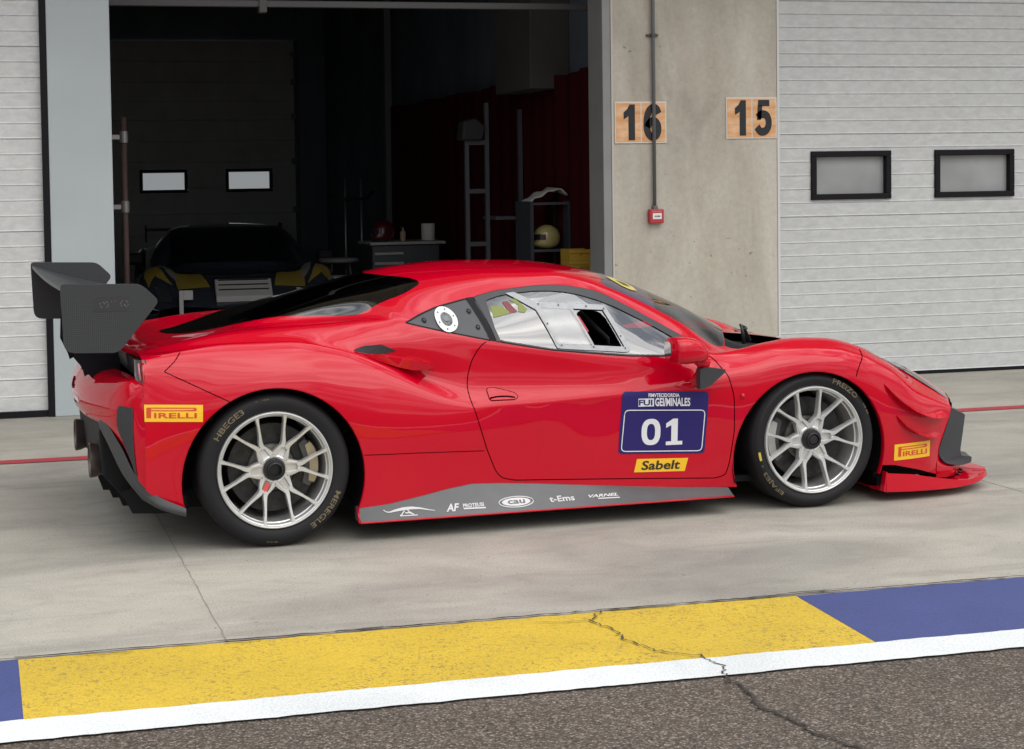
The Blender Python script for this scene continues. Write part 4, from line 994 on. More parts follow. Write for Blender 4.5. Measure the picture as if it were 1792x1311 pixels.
canard([(3.035, .582), (3.085, .530), (3.16, .475), (3.25, .432), (3.34, .412), (3.43, .413)], .055)
canard([(3.105, .425), (3.15, .380), (3.22, .340), (3.30, .318), (3.39, .316)], .045)
# headlights: clear lens over a dark housing along the top of each wing
for s in (1, -1):
    vs = []; fs = []; n = 16
    for i in range(n + 1):
        t = 3.0 + .50 * i / n; ti = min(len(TS) - 1, max(0, int((t + .57) / .02))); row = GRID[ti]; w = sin(pi * (i + .4) / (n + .8)) ** .5
        for k in range(7):
            u = 5.35 + (.9 * w) * k / 6; f = u * NS; a = row[int(f)].lerp(row[int(f) + 1], f - int(f)); nn = N0[ti * NR + int(f)]
            q = a + nn * .005; vs.append((q.x, q.y * s, q.z))
    for i in range(n):
        for k in range(6): fs.append((i * 7 + k, i * 7 + k + 1, (i + 1) * 7 + k + 1, (i + 1) * 7 + k))
    mesh('headlight', vs, fs, mat('headlight_lens', (.10, .10, .095), .06, coat=1., metal=.2), CAR, True)
# bonnet outlet: a black strip on either side
for s in (1, -1):
    vs = []; fs = []
    for i in range(7):
        x = 3.02 + .05 * i; ti = int((x + .57) / .02); row = GRID[ti]
        for u in (7.5, 8.2): f = u * NS; q = row[int(f)] + Vector((0, 0, .004)); vs.append((q.x, q.y * s, q.z))
    for i in range(6): fs.append((2 * i, 2 * i + 1, 2 * i + 3, 2 * i + 2))
    mesh('bonnet_outlet', vs, fs, BLACK, CAR, True)
# ------------------------------------------------------------------ side skirts
SK = mat('skirt_grey', (.095, .097, .10), .38, noise=(14, .06, 3))
SKT = [(.376, .146), (.388, .150), (.529, .160), (.70, .185), (.80, .202), (.925, .217), (1.05, .211), (1.233, .196), (1.45, .176), (1.716, .152), (1.95, .134), (2.215, .118)]
for s in (1, -1):
    vs = []; fs = []
    for (x, z) in SKT:
        p = surf(max(x, .39), z + .004); t = (x - .37) / 1.84; yb = -(.980 - .014 * t); zb = .092
        vs += [Vector((x, p.y + .012, z + .006)), Vector((x, p.y - .004, z + .001)), Vector((x, yb * .5 + p.y * .5 - .004, zb + (z - zb) * .42)), Vector((x, yb, zb)), Vector((x, yb + .01, zb - .004)), Vector((x, -.88, zb - .004)), Vector((x, -.88, z))]
    k = 7
    for i in range(len(SKT) - 1):
        for j in range(k): fs.append((i * k + j, (i + 1) * k + j, (i + 1) * k + (j + 1) % k, i * k + (j + 1) % k))
    fs += [tuple(range(k)), tuple((len(SKT) - 1) * k + j for j in reversed(range(k)))]
    b = MB().add([(v.x, v.y * s, v.z) for v in vs], fs); sk = b.build('side_skirt', SK, CAR, auto=25)
    if s == 1:
        bmn = bmesh.new(); bmn.from_mesh(sk.data); SKB = BVHTree.FromBMesh(bmn); bmn.free(); SKO = sk
    e = MB(); e.tube([(x, -(.982 - .014 * (x - .37) / 1.84) * s, .088) for x, z in SKT], .0045, 6); e.tube([(SKT[0][0] - .003, (surf(.39, .15).y + .01) * s, .148), (SKT[0][0] - .003, -.982 * s, .088)], .006, 6); e.build('skirt_edge', RED, sk, True)
def surf_s(x, z, off=0.):
    h = SKB.ray_cast(Vector((x, -1.6, z)), Vector((0, 1, 0)), 2)
    return (h[0] + Vector((0, -1, .2)).normalized() * off) if h[0] else Vector((x, -.975, z))
WHD = mat('decal_white', (.62, .62, .62), .5); 
def put(name, body_, cx, cz, w, h, m, parent, off=.003, sf=None, slope=0., **k):
    vs, fs = fit_text(body_, w, h, **k); return drape(name, [(v[0] + cx, v[1] + cz + v[0] * slope) for v in vs], fs, m, parent, off, sf, False)
def disc2(cx, cz, rx, rz, n=28): return [(cx + rx * cos(2 * pi * k / n), cz + rz * sin(2 * pi * k / n)) for k in range(n)]
def _old_stroke(pts, w):
    vs = []; fs = []; P = [Vector(p) for p in pts]
    for i, q in enumerate(P):
        t = (P[min(i + 1, len(P) - 1)] - P[max(i - 1, 0)]).normalized(); n = Vector((-t.y, t.x)) * (w[i] if isinstance(w, list) else w) / 2; vs += [tuple(q + n), tuple(q - n)]
    for i in range(len(P) - 1): fs.append((2 * i, 2 * i + 1, 2 * i + 3, 2 * i + 2))
    return vs, fs
# lizard emblem
v_, f_ = [], []
for pts, w in (([(.487, .137), (.50, .128), (.515, .126), (.54, .131), (.58, .136), (.62, .137), (.66, .133), (.70, .124), (.73, .119)], [.004, .004, .005, .009, .013, .012, .007, .004, .002]), ([(.585, .128), (.570, .112), (.562, .108)], .005), ([(.60, .130), (.612, .116), (.628, .110)], .005), ([(.562, .107), (.645, .106)], .004), ([(.588, .118), (.618, .118)], .005)):
    a, b_ = stroke(pts, w); f_ += [tuple(i + len(v_) for i in f) for f in b_]; v_ += a
drape('lizard_emblem', v_, f_, WHD, SKO, .0025, surf_s)
put('skirt_logo', 'AF', .845 - .03, .126, .065, .032, WHD, SKO, .0025, surf_s, shear=.3, bold=.03)
put('skirt_logo', 'PROTEUSI', .915, .130, .10, .016, WHD, SKO, .0025, surf_s, bold=.03)
drape_poly('skirt_logo', [(.866, .115), (.972, .113), (.972, .119), (.866, .121)], WHD, SKO, .0025, .03, surf_s)
ov = disc2(1.125, .130, .085, .0215); V, F = stroke(ov + [ov[0], ov[1]], .0035); drape('skirt_logo', V, F, WHD, SKO, .0025, surf_s)
drape_poly('skirt_logo', disc2(1.125, .130, .070, .0165), WHD, SKO, .0022, .03, surf_s)
put('skirt_logo', 'cau', 1.125, .130, .085, .015, SK, SKO, .0036, surf_s, bold=.02)
put('skirt_logo', 't-Ems', 1.352, .129, .125, .023, WHD, SKO, .0025, surf_s, bold=.02)
put('skirt_logo', 'VARNEL', 1.562, .129, .150, .012, WHD, SKO, .0025, surf_s, bold=.03, shear=.3)
drape_poly('skirt_logo', [(1.53, .116), (1.64, .114), (1.64, .118), (1.53, .120)], WHD, SKO, .0025, .03, surf_s)

# ------------------------------------------------------------------ stickers
YD = mat('decal_yellow', (.86, .50, .012), .45, coat=.3); RD = mat('decal_red', (.62, .045, .012), .5, coat=.3); BD = mat('decal_navy', (.020, .014, .125), .5, spec=.3); WD = mat('decal_offwhite', (.72, .72, .74), .5, coat=.2); KD = mat('decal_black', (.02, .018, .01), .5)
def tyre_brand(cx, cz, w, h, rot, parent):
    R_ = lambda p: (cx + p[0] * cos(rot) - p[1] * sin(rot), cz + p[0] * sin(rot) + p[1] * cos(rot))
    pl = drape_poly('sponsor_sticker', [R_(p) for p in ((-w / 2, -h / 2), (w / 2, -h / 2), (w / 2, h / 2), (-w / 2, h / 2))], YD, parent, .002, .02)
    v = []; f = []
    def addp(P):
        V, F = grid_poly(P, .02); f.extend([tuple(i + len(v) for i in q) for q in F]); v.extend([R_(p) for p in V])
    x0 = -w * .40; x1 = w * .40; yb = -h * .28; yt = h * .33
    addp([(x0, yb), (x0 + w * .075, yb), (x0 + w * .075, yt), (x0, yt)])                    # stem of the P
    addp([(x0 + w * .075, yt - h * .055), (x1 - .01, yt - h * .055), (x1 - .01, yt), (x0 + w * .075, yt)])      # long bar on top
    addp([(x0 + w * .55, yt - h * .20), (x1 - .006, yt - h * .20), (x1, yt - h * .15), (x1, yt - h * .06), (x1 - .006, yt), (x1 - .02, yt), (x1 - .02, yt - h * .055), (x1 - .012, yt - h * .06), (x1 - .012, yt - h * .12), (x0 + w * .55, yt - h * .15)])
    addp([(x0 + w * .075, yt - h * .20), (x1 - .012, yt - h * .20), (x1 - .012, yt - h * .15), (x0 + w * .075, yt - h * .15)])
    V, F = fit_text('IRELLI', w * .68, h * .30, bold=.02); f.extend([tuple(i + len(v) for i in q) for q in F]); v.extend([R_((p[0] + w * .062, p[1] + yb + h * .15)) for p in V])
    drape('sticker_print', v, f, RD, pl, .0035)
tyre_brand(-.454, .622, .268, .074, -.035, rb)
tyre_brand(3.213, .242, .235, .080, .004, fb)
door = [c for c in CAR.children if c.name == 'door'][0]
pl = drape_poly('race_number', round_poly([(1.672, .608), (2.103, .592), (2.087, .295), (1.654, .312)], .022), BD, door, .0026, .014)
rr = round_poly([(1.685, .520), (2.084, .504), (2.072, .308), (1.668, .324)], .022); V, F = stroke(rr + [rr[0], rr[1]], .0045); drape('number_border', V, F, WD, pl, .0042)
for ch, dx in (('0', -.056), ('1', .060)):
    vs, fs, w_ = digit(ch); drape('number_digit', [(v[0] * .132 + 1.873 + dx, v[1] * .126 + .408 - dx * .035) for v in vs], fs, WD, pl, .0044, None, False)
put('series_title', 'FIMVTECIDORDIA', 1.880, .583, .155, .018, WD, pl, .0044, bold=.03, slope=-.037)
drape_poly('series_title', [(1.752, .572), (1.83, .570), (1.83, .532), (1.752, .534)], WD, pl, .0042)
put('series_title', 'FUI', 1.788, .552, .068, .028, BD, pl, .0052, bold=.03, slope=-.037)
put('series_title', 'GEI/MINALES', 1.923, .549, .175, .040, WD, pl, .0044, bold=.03, slope=-.037)
sb = drape_poly('sponsor_sticker', [(1.749, .283), (2.006, .276), (1.990, .213), (1.734, .220)], YD, door, .002, .03)
put('sticker_print', 'Sabelt', 1.868, .249, .195, .044, KD, sb, .0035, bold=.022, shear=.15, slope=-.02)

# ------------------------------------------------------------------ door furniture
HS = round_poly([(1.010, .652), (1.045, .655), (1.148, .625), (1.158, .606), (1.14, .597), (1.018, .598)], .012)
drape_poly('door_handle', HS, RED, door, .0035); seam('handle_gap', HS, .0022, GAP, door, .004, True, both=False)
v_, f_ = stroke([(1.02, .607), (1.05, .612), (1.10, .612), (1.14, .606)], .006); drape('handle_grip', v_, f_, GAP, door, .0055)
MB().lathe([(0, -.006), (.010, -.005), (.012, 0), (.012, .01)], 'y', 16, (0, 0, 0)).build('tow_button', RED, CAR, True, loc=surf(2.27, .565, .004))
qp = [c for c in CAR.children if c.name.startswith('quarter_panel')][0]
an = disc2(.852, .966, .039, .041, 36); V, F = stroke(an + an[:2], .026); drape('filler_ring', V, F, mat('ring_white', (.68, .68, .67), .4), qp, .007)
drape_poly('filler_cap', disc2(.852, .966, .027, .028), mat('cap_dark', (.03, .032, .034), .12, coat=1.), qp, .009)
drape_poly('filler_cap', disc2(.850, .967, .014, .012), mat('cap_mid', (.16, .17, .17), .2), qp, .010)
for a in range(6): drape_poly('ring_bolt', disc2(.852 + .040 * cos(a * pi / 3 + .3), .966 + .042 * sin(a * pi / 3 + .3), .0032, .0032, 8), BLACK, qp, .009)
for (x, z) in ((.745, .968), (.975, 1.00), (.995, .930)):
    drape_poly('quarter_bolt', disc2(x, z, .011, .011, 12), BLACK, qp, .003); drape_poly('quarter_bolt', disc2(x, z, .005, .005, 8), DARKP, qp, .005)
sw = [c for c in CAR.children if c.name.startswith('side_window')][0]
HATCH = [(1.305, 1.018), (1.652, .992), (1.725, .798), (1.375, .830)]
seam('hatch_frame', HATCH, .024, ALU, sw, .006, True, both=False)
drape_poly('hatch_frame', [(1.178, 1.072), (1.222, 1.076), (1.312, 1.028), (1.30, .995)], ALU, sw, .0055)
seam('hatch_slider', [(1.478, 1.0), (1.549, .822)], .012, ALU, sw, .008, both=False)
drape_poly('hatch_slider', [(1.30, 1.008), (1.478, .994), (1.547, .828), (1.372, .838)], glass('slider_plastic', (.60, .62, .63), .13, .12, .10), sw, .007)
for (x, z) in ((1.32, 1.018), (1.42, 1.010), (1.56, 1.0), (1.65, .985), (1.70, .86), (1.71, .805), (1.55, .817), (1.39, .832), (1.34, .93)): drape_poly('hatch_rivet', disc2(x, z, .004, .004, 8), DARKP, sw, .0085)
YG = mat('sticker_lime', (.17, .20, .03), .35)
drape_poly('window_sticker', [(1.085, 1.02), (1.14, 1.018), (1.178, .985), (1.085, .968)], YG, sw, .002); drape_poly('window_sticker', [(1.185, 1.045), (1.218, 1.050), (1.262, 1.0), (1.245, .985), (1.215, .99), (1.222, 1.02)], YG, sw, .002)
drape_poly('window_sticker', [(1.15, 1.035), (1.175, 1.04), (1.21, .99), (1.165, .985)], mat('sticker_dullred', (.17, .02, .03), .4), sw, .002)
drape_poly('window_sticker', [(1.985, .826), (2.005, .826), (2.015, .805), (1.995, .802)], mat('sticker_pale', (.55, .45, .42), .4), sw, .003)
# mirrors
def mirror(s):
    r = empty('door_mirror', parent=CAR); r.location.x = .030
    secs = [(1.842, .800, .060, .082), (1.850, .800, .065, .087), (1.90, .800, .067, .087), (1.95, .797, .062, .078), (1.985, .789, .050, .062), (2.01, .778, .034, .044), (2.024, .768, .012, .018)]
    vs = []; fs = []; n = 20
    for (x, z, rz, ry) in secs:
        for k in range(n):
            a = 2 * pi * k / n; ca, sa = cos(a), sin(a); e = .62
            vs.append((x, (-1.025 + math.copysign(abs(ca) ** e, ca) * ry) * s, z + math.copysign(abs(sa) ** e, sa) * rz + (.008 if sa < 0 else 0)))
    for i in range(len(secs) - 1):
        for k in range(n): fs.append((i * n + k, i * n + (k + 1) % n, (i + 1) * n + (k + 1) % n, (i + 1) * n + k))
    fs.append(tuple((len(secs) - 1) * n + k for k in range(n))); fs.append(tuple(reversed(range(n))))
    MB().add(vs, fs).build('mirror_housing', RED, r, True)
    vs0 = [(v[0] - .0, v[1], v[2]) for v in vs[:n]]; cy0 = -.985 * s
    MB().add([(v[0] - .001, cy0 + (v[1] + 1.025 * s) * .45, .80 + (v[2] - .80) * .72) for v in vs0], [tuple(range(n))]).build('mirror_glass', mat('mirror_glass', (.6, .6, .6), .03, metal=1.), r)
    b = MB(); b.tube([(1.985, -1.00 * s, .765), (2.022, -.99 * s, .735), (2.026, -.965 * s, .69), (2.005, -.92 * s, .64), (1.98, -.885 * s, .615)], [.034, .034, .026, .022, .030], 12); b.build('mirror_stalk', RED, r, True)
    b = MB(); pf = round_poly([(1.985, .712), (2.03, .718), (2.118, .704), (2.112, .690), (2.04, .632), (1.985, .612)], .012)
    b.prism(pf, 'y', -1.03 * s, -.985 * s); b.build('mirror_winglet', DARKP, r, bevel=.008)
    b = MB(); b.prism([(1.90, .622), (1.93, .640), (2.03, .640), (2.04, .618), (1.97, .600)], 'y', -.93 * s, -.88 * s); b.build('mirror_foot', RED, r, bevel=.012)
mirror(1); mirror(-1)
# flank intake: dark mouth, shelf fin below it
drape_poly('flank_intake', round_poly([(.395, .850), (.45, .866), (.53, .869), (.60, .838), (.53, .826), (.43, .832)], .012), mat('intake_mesh', (.012, .012, .014), .6, bump=(220, .8, .003)), CAR, .003, .02)
def fin(s):
    P = [((.400, .842), .004), ((.48, .822), .012), ((.58, .812), .030), ((.68, .793), .066), ((.755, .768), .072)]
    Q = [((.44, .826), .0), ((.52, .792), .008), ((.60, .765), .024), ((.66, .752), .052), ((.72, .752), .062)]
    vs = []; fs = []
    for (a, oa), (c_, oc) in zip(P, Q):
        p = surf(a[0], a[1]); q = surf(c_[0], c_[1]); vs += [p + Vector((0, .012, .008)), p + Vector((0, -oa, 0)), q + Vector((0, -oc, 0)), q + Vector((0, .02, -.004))]
    for i in range(4):
        for k in range(4): fs.append((i * 4 + k, (i + 1) * 4 + k, (i + 1) * 4 + (k + 1) % 4, i * 4 + (k + 1) % 4))
    fs += [(0, 1, 2, 3), (19, 18, 17, 16)]
    MB().add([(v.x, v.y * s, v.z) for v in vs], fs).build('intake_fin', RED, CAR, auto=35)
fin(1); fin(-1)
# sun strip badge
def ptv(t, v, off=0.):
    i = (t + .57) / .02; i0 = max(0, min(NC - 2, int(i))); f = v * NS; j0 = max(0, min(NR - 2, int(f))); a = GRID[i0][j0].lerp(GRID[i0][j0 + 1], f - j0); b_ = GRID[i0 + 1][j0].lerp(GRID[i0 + 1][j0 + 1], f - j0)
    return a.lerp(b_, i - i0) + N0[i0 * NR + j0] * off
def tv_poly(name, P, m, parent, off=.003):
    V, F = grid_poly([(p[0], p[1] * .3) for p in P], .03); o = mesh(name, [ptv(a, b_ / .3, off) for a, b_ in V], F, m, parent); 
    b = bmesh.new(); b.from_mesh(o.data)
    for f in b.faces:
        if f.normal.z < 0: f.normal_flip()
    b.to_mesh(o.data); b.free(); return o
YB = mat('badge_yellow', (.62, .52, .14), .4)
tv_poly('strip_badge', [(1.845, 9.10), (1.90, 9.25), (1.95, 9.20), (1.97, 8.95), (1.955, 8.68), (1.90, 8.52), (1.86, 8.55), (1.845, 8.75), (1.84, 8.95)], YB, ws)
tv_poly('strip_badge', [(1.88, 8.98), (1.93, 9.0), (1.935, 8.8), (1.89, 8.72)], mat('badge_olive', (.10, .09, .03), .5), ws, .005)
# wipers parked in the cowl
wb = MB(); p0 = ptv(2.62, 9.2); 
wb.tube([p0 + Vector((0, 0, -.03)), p0 + Vector((-.01, 0, .05)), p0 + Vector((-.015, .01, .065)), p0 + Vector((0.01, .01, .055))], [.012, .010, .008, .006], 8)
wb.tube([p0 + Vector((.03, .0, -.02)), p0 + Vector((.0, 0, .045)), p0 + Vector((.012, -.01, .052))], [.014, .011, .010], 8)
wb.build('wiper', mat('wiper_black', (.02, .02, .022), .35), CAR, True)
# ------------------------------------------------------------------ cockpit and engine bay
b = MB(); b.box(.95, 2.45, -.83, .83, .13, .16).box(.80, .86, -.66, .66, .13, .93).box(2.10, 2.20, -.80, .80, .161, .68)
b.box(.9, 2.095, -.80, -.78, .16, .70).box(.9, 2.095, .78, .80, .16, .70); b.build('cockpit_tub', BLACK, CAR)
b = MB(); b.prism([(2.05, .66), (2.62, .69), (2.62, .60), (2.05, .56)], 'y', -.68, .68); b.build('dashboard', BLACK, CAR, bevel=.02)
def seat(y):
    b = MB(); pf = [(1.25, .20), (1.62, .20), (1.66, .34), (1.42, .30), (1.20, .62), (1.10, .92), (1.02, .93), (1.06, .62), (1.20, .28)]
    b.prism(pf, 'y', y - .20, y + .20); b.box(1.04, 1.22, y - .24, y - .17, .72, .95).box(1.04, 1.22, y + .17, y + .24, .72, .95); b.build('seat', mat('seat_fabric', (.02, .02, .022), .8), CAR, bevel=.02)
seat(.38); seat(-.38)
b = MB()
for s in (1, -1):
    b.tube([(1.02, .60 * s, .2), (1.03, .60 * s, .95), (1.08, .52 * s, 1.10), (1.62, .54 * s, 1.10), (2.0, .62 * s, .92), (2.25, .68 * s, .70), (2.27, .70 * s, .2)], .019, 10)
    b.tube([(1.62, .66 * s, .30), (1.9, .74 * s, .55), (2.2, .74 * s, .62)], .017, 8); b.tube([(1.06, .58 * s, 1.0), (.62, .50 * s, .90), (.45, .50 * s, .75)], .017, 8)
b.tube([(1.08, -.52, 1.10), (1.08, .52, 1.10)], .019, 10); b.tube([(1.04, -.60, .95), (1.06, .0, .6), (1.03, .60, .3)], .017, 8); b.tube([(1.62, -.54, 1.10), (1.62, .54, 1.10)], .019, 10); b.tube([(1.04, -.56, .72), (1.04, .56, .72)], .017, 8)
b.build('roll_cage', mat('cage_grey', (.16, .16, .17), .5), CAR, True)
drape_poly('seat_belt', [(1.49, .975), (1.525, .97), (1.555, .90), (1.53, .885)], mat('belt_red', (.45, .02, .04), .6), CAR, -.02)
MB().lathe([(.150, -.012), (.165, 0), (.150, .012), (.138, 0), (.150, -.012)], 'x', 28).build('steering_wheel', BLACK, CAR, True, loc=(1.92, .38, .68))
b = MB(); b.box(-.30, .72, -.34, .34, .55, .74, bev=.03).box(-.10, .55, -.16, .16, .72, .83, bev=.03)
for s in (1, -1):
    for k in range(4): b.tube([(.45 - .17 * k, .18 * s, .78), (.45 - .17 * k, .28 * s, .77), (.45 - .17 * k, .34 * s, .70)], .022, 8)
b.build('engine', mat('engine_grey', (.16, .16, .165), .45, metal=.4), CAR, bevel=0)
b = MB(); b.tube([(.72, -.42, .90), (.25, -.10, .90), (-.28, -.40, .84)], .014, 8).tube([(.72, .42, .90), (.25, .10, .90), (-.28, .40, .84)], .014, 8).tube([(.20, -.44, .90), (.12, -.30, .93), (.30, -.18, .97)], .010, 6); b.build('engine_brace', mat('brace_metal', (.55, .56, .57), .4, metal=.6), CAR, True)
# ================================================================== doors, windows, signs, garage contents
WP = mat('window_pane_grey', (.30, .31, .31), .25, spec=.6, noise=(2.2, .18, 3))
RW = [(6.386, 7.085, 1.418, 1.802), (7.477, 8.199, 1.418, 1.802), (8.60, 9.30, 1.418, 1.802)]
RS = [0.02, .26, .77, 1.283, 1.931, 2.460, 2.976, 3.49, 4.01, ZT]
rd = sect_door(6.10, 9.90, DG, RS, .1055, 'sectional_door', 'closed ribbed grey sectional door with black framed windows beside the 15 sign', RW, W_Y + .045)
for w in RW: door_window(rd, *w, y=W_Y + .045, glass=WP)
MB().box(-1.9, 1.9, -.004, .03, .0, .028).build('bottom_seal', BLK, rd)
MB().box(-1.922, -1.902, -.05, .06, 0, ZT).build('door_edge', mat('door_edge_white', (.62, .62, .60), .5), rd)
LS = [.02, .26, .77, 1.303, 1.952, 2.597, 3.24, 3.85, ZT]
ld = sect_door(-3.30, .478, DL, LS, .108, 'sectional_door', 'closed ribbed grey sectional door at the left edge', (), W_Y + .045)
MB().box(1.870, 1.914, -.05, .06, 0, ZT).build('door_trim', BLK, ld)
MB().box(-1.9, 1.870, -.03, .03, 0, .045).build('bottom_seal', BLK, ld)
wall('metal_pillar', -3.76, -3.31, W_Y - .012, W_Y + .4, 0, ZT, PILL, 'pale pillar outside the left edge', 'pillar')
wall('concrete_pillar', 9.91, 11.3, W_Y, W_Y + .45, 0, ZT, PW, 'raw concrete pillar outside the right edge', 'pillar')
wall('pit_wall', -60, -3.77, W_Y + .02, W_Y + .45, 0, ZT, DL, 'ribbed grey wall far to the left', 'wall'); wall('pit_wall', 11.31, 60, W_Y + .02, W_Y + .45, 0, ZT, DG, 'grey wall far to the right', 'wall')
# number boards
def board(name, x0, x1, z0, z1, digits, label):
    cx, cz = (x0 + x1) / 2, (z0 + z1) / 2; W, H = x1 - x0, z1 - z0; r = empty(name, (cx, W_Y - .001, cz), 0, label, 'sign')
    WB = mat('board_edge', (.70, .66, .58), .6)
    q = NT('board_orange_' + digits, .45); a = q.noise(5, 3, .5, 0, (1, 1, 4)); bb = q.noise(14, 5, .6, 1.0)
    col = q.ramp(a, [(.3, (.62, .27, .09)), (.5, (.72, .40, .19)), (.72, (.76, .55, .36))]); col = q.mix(.6, col, q.ramp(bb, [(.3, g(.9)), (.7, g(1.1))]), 'MULTIPLY'); OM = q.done(col)
    MB().box(-W / 2, W / 2, -.008, 0, -H / 2, H / 2).build('board', WB, r)
    for s in (-1, 1): MB().box(s * W / 4 - W / 4 + .009, s * W / 4 + W / 4 - (.009 if s > 0 else .0015), -.0105, -.0085, -H / 2 + .010, H / 2 - .010).build('tile', OM, r)
    DM = mat('digit_black', (.012, .014, .018), .5, noise=(50, .3, 3))
    for s, d in zip((-1, 1), digits):
        vs, fs, w_ = digit('l' if d == '1' else d); o = mesh('digit', [(v[0] * H * (.62 if d == '1' else .72) + s * W * .225 + (.0 if d == '1' else 0), -.0125, v[1] * H * .86) for v in vs], fs, DM, r)
board('number_sign', 4.727, 5.147, 1.880, 2.196, '16', 'orange number board reading 16 behind the conduit'); board('number_sign', 5.645, 6.071, 1.907, 2.225, '15', 'orange number board reading 15 beside the grey door')
CG = mat('conduit_grey', (.13, .135, .14), .5)
cd = empty('conduit', (5.038, W_Y, 0), 0, 'thin dark grey conduit running down the concrete pillar', 'conduit')
MB().tube([(0, -.026, ZT), (0, -.026, 1.39)], .0135, 12).build('pipe', CG, cd, True)
for z in (2.70, 3.6): MB().box(-.05, .045, -.020, 0, z - .008, z + .008).box(-.018, .018, -.044, 0, z - .011, z + .011).build('clip', mat('clip_dark', (.08, .075, .07), .6), cd, bevel=.002)
MB().box(-.018, .018, -.045, 0, 1.375, 1.40).build('coupling', CG, cd, bevel=.003)
al = empty('fire_alarm', (5.046, W_Y, 1.32), 0, 'small red fire alarm call point below the conduit', 'alarm button')
AR = mat('alarm_red', (.42, .035, .045), .45)
MB().box(-.058, .058, -.052, 0, -.055, .055, bev=.008).build('box', AR, al); MB().box(-.036, .036, -.0555, -.052, -.022, .024).build('label_plate', mat('label_white', (.75, .74, .72), .5), al)
vs, fs = fit_text('ALRM', .045, .012, bold=.04); mesh('label_text', [(v[0], -.0562, v[1]) for v in vs], fs, BLK, al)
vs, fs = fit_text('PUSH HERE', .08, .009, bold=.02); mesh('label_text', [(v[0], -.0525, v[1] + .038) for v in vs], fs, mat('alarm_faint', (.62, .28, .27), .5), al)

# ---- bay interior
BY = 24.3
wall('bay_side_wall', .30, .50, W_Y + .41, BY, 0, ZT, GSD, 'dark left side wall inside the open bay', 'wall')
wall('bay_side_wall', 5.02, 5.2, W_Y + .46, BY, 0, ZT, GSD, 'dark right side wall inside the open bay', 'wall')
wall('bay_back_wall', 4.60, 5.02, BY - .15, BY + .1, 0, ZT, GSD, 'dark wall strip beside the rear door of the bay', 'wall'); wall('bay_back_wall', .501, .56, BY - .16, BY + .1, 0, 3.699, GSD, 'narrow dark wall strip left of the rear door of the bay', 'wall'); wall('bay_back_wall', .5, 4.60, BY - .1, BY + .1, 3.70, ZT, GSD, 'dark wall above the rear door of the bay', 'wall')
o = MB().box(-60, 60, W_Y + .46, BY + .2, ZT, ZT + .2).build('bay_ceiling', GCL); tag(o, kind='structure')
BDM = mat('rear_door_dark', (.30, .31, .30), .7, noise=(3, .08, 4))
bdw = [(2.285, 2.975, 1.515, 1.850), (3.525, 4.215, 1.515, 1.850), (1.05, 1.74, 1.515, 1.85)]
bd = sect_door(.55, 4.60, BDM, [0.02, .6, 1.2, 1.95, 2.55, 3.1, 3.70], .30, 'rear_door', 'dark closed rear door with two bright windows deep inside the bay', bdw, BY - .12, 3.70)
LW = mat('lit_frosted_window', (.5, .5, .5), .6, emit=((.90, .95, .98), .22))
for w in bdw: door_window(bd, *w, y=BY - .12, glass=LW)
MB().box(1.98, 2.04, -.05, .05, 0, 3.7).build('door_track', mat('track_dark', (.03, .035, .04), .6), bd)
for z in (.7, 1.25, 1.95, 2.6, 3.1, 3.5): MB().box(1.93, 1.99, -.08, -.03, z - .04, z + .04).build('hinge', mat('hinge_grey', (.07, .075, .08), .5), bd)
# overhead rail and lifted door track
rl = empty('overhead_rail', (2.8, 13.0, 3.0), 0, 'pale grey door rail crossing the top of the open bay', 'rail')
RG_ = mat('rail_grey', (.10, .10, .10), .5)
MB().box(-2.3, 2.2, -.03, .03, -.005, .045).build('beam', RG_, rl, bevel=.004); MB().box(-.62, -.56, -.05, .05, -.05, .12).build('bracket', RG_, rl, bevel=.004)
pt = empty('side_post', (4.86, 19.7, 0), 0, 'slim pale vertical post at the far end of the red curtain', 'post')
MB().box(-.04, .04, -.04, .04, 0, ZT).build('shaft', mat('post_dark', (.10, .11, .12), .6), pt)
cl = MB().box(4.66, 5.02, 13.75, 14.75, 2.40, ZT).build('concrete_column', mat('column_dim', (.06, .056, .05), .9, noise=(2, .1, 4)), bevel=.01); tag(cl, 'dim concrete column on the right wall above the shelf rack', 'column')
# red curtain, softly pleated
vs = []; fs = []; n = 260; rn = random.Random(8)
for i in range(n + 1):
    y = 12.55 + (19.6 - 12.55) * i / n; x = 4.90 + .022 * sin(i * .55) + .012 * sin(i * .21 + 1); vs += [(x, y, .05), (x + .004 * sin(i), y, 2.52 + .012 * sin(i * .13))]
for i in range(n): fs.append((2 * i, 2 * i + 2, 2 * i + 3, 2 * i + 1))
o = mesh('curtain', vs, fs, mat('curtain_red', (.035, .002, .004), .85, spec=.1), None, True); tag(o, 'long dark red curtain hanging along the right side of the bay', 'curtain')
# scaffold pole
sp = empty('scaffold_pole', (1.165, 13.6, 0), 0, 'rusty upright scaffold pole just inside the left of the bay', 'pole')
MB().tube([(0, 0, 0), (0, 0, 2.17)], .024, 14).build('tube', mat('rusty_tube', (.085, .05, .045), .7, noise=(8, .25, 4)), sp, True)
for z in (2.01, 1.45): MB().lathe([(.026, -.05), (.036, -.045), (.036, .045), (.026, .05)], 'z', 16, (0, 0, z)).box(-.16, -.02, -.015, .015, z - .018, z + .018).build('clamp', mat('clamp_steel', (.30, .29, .28), .4, metal=.6), sp)
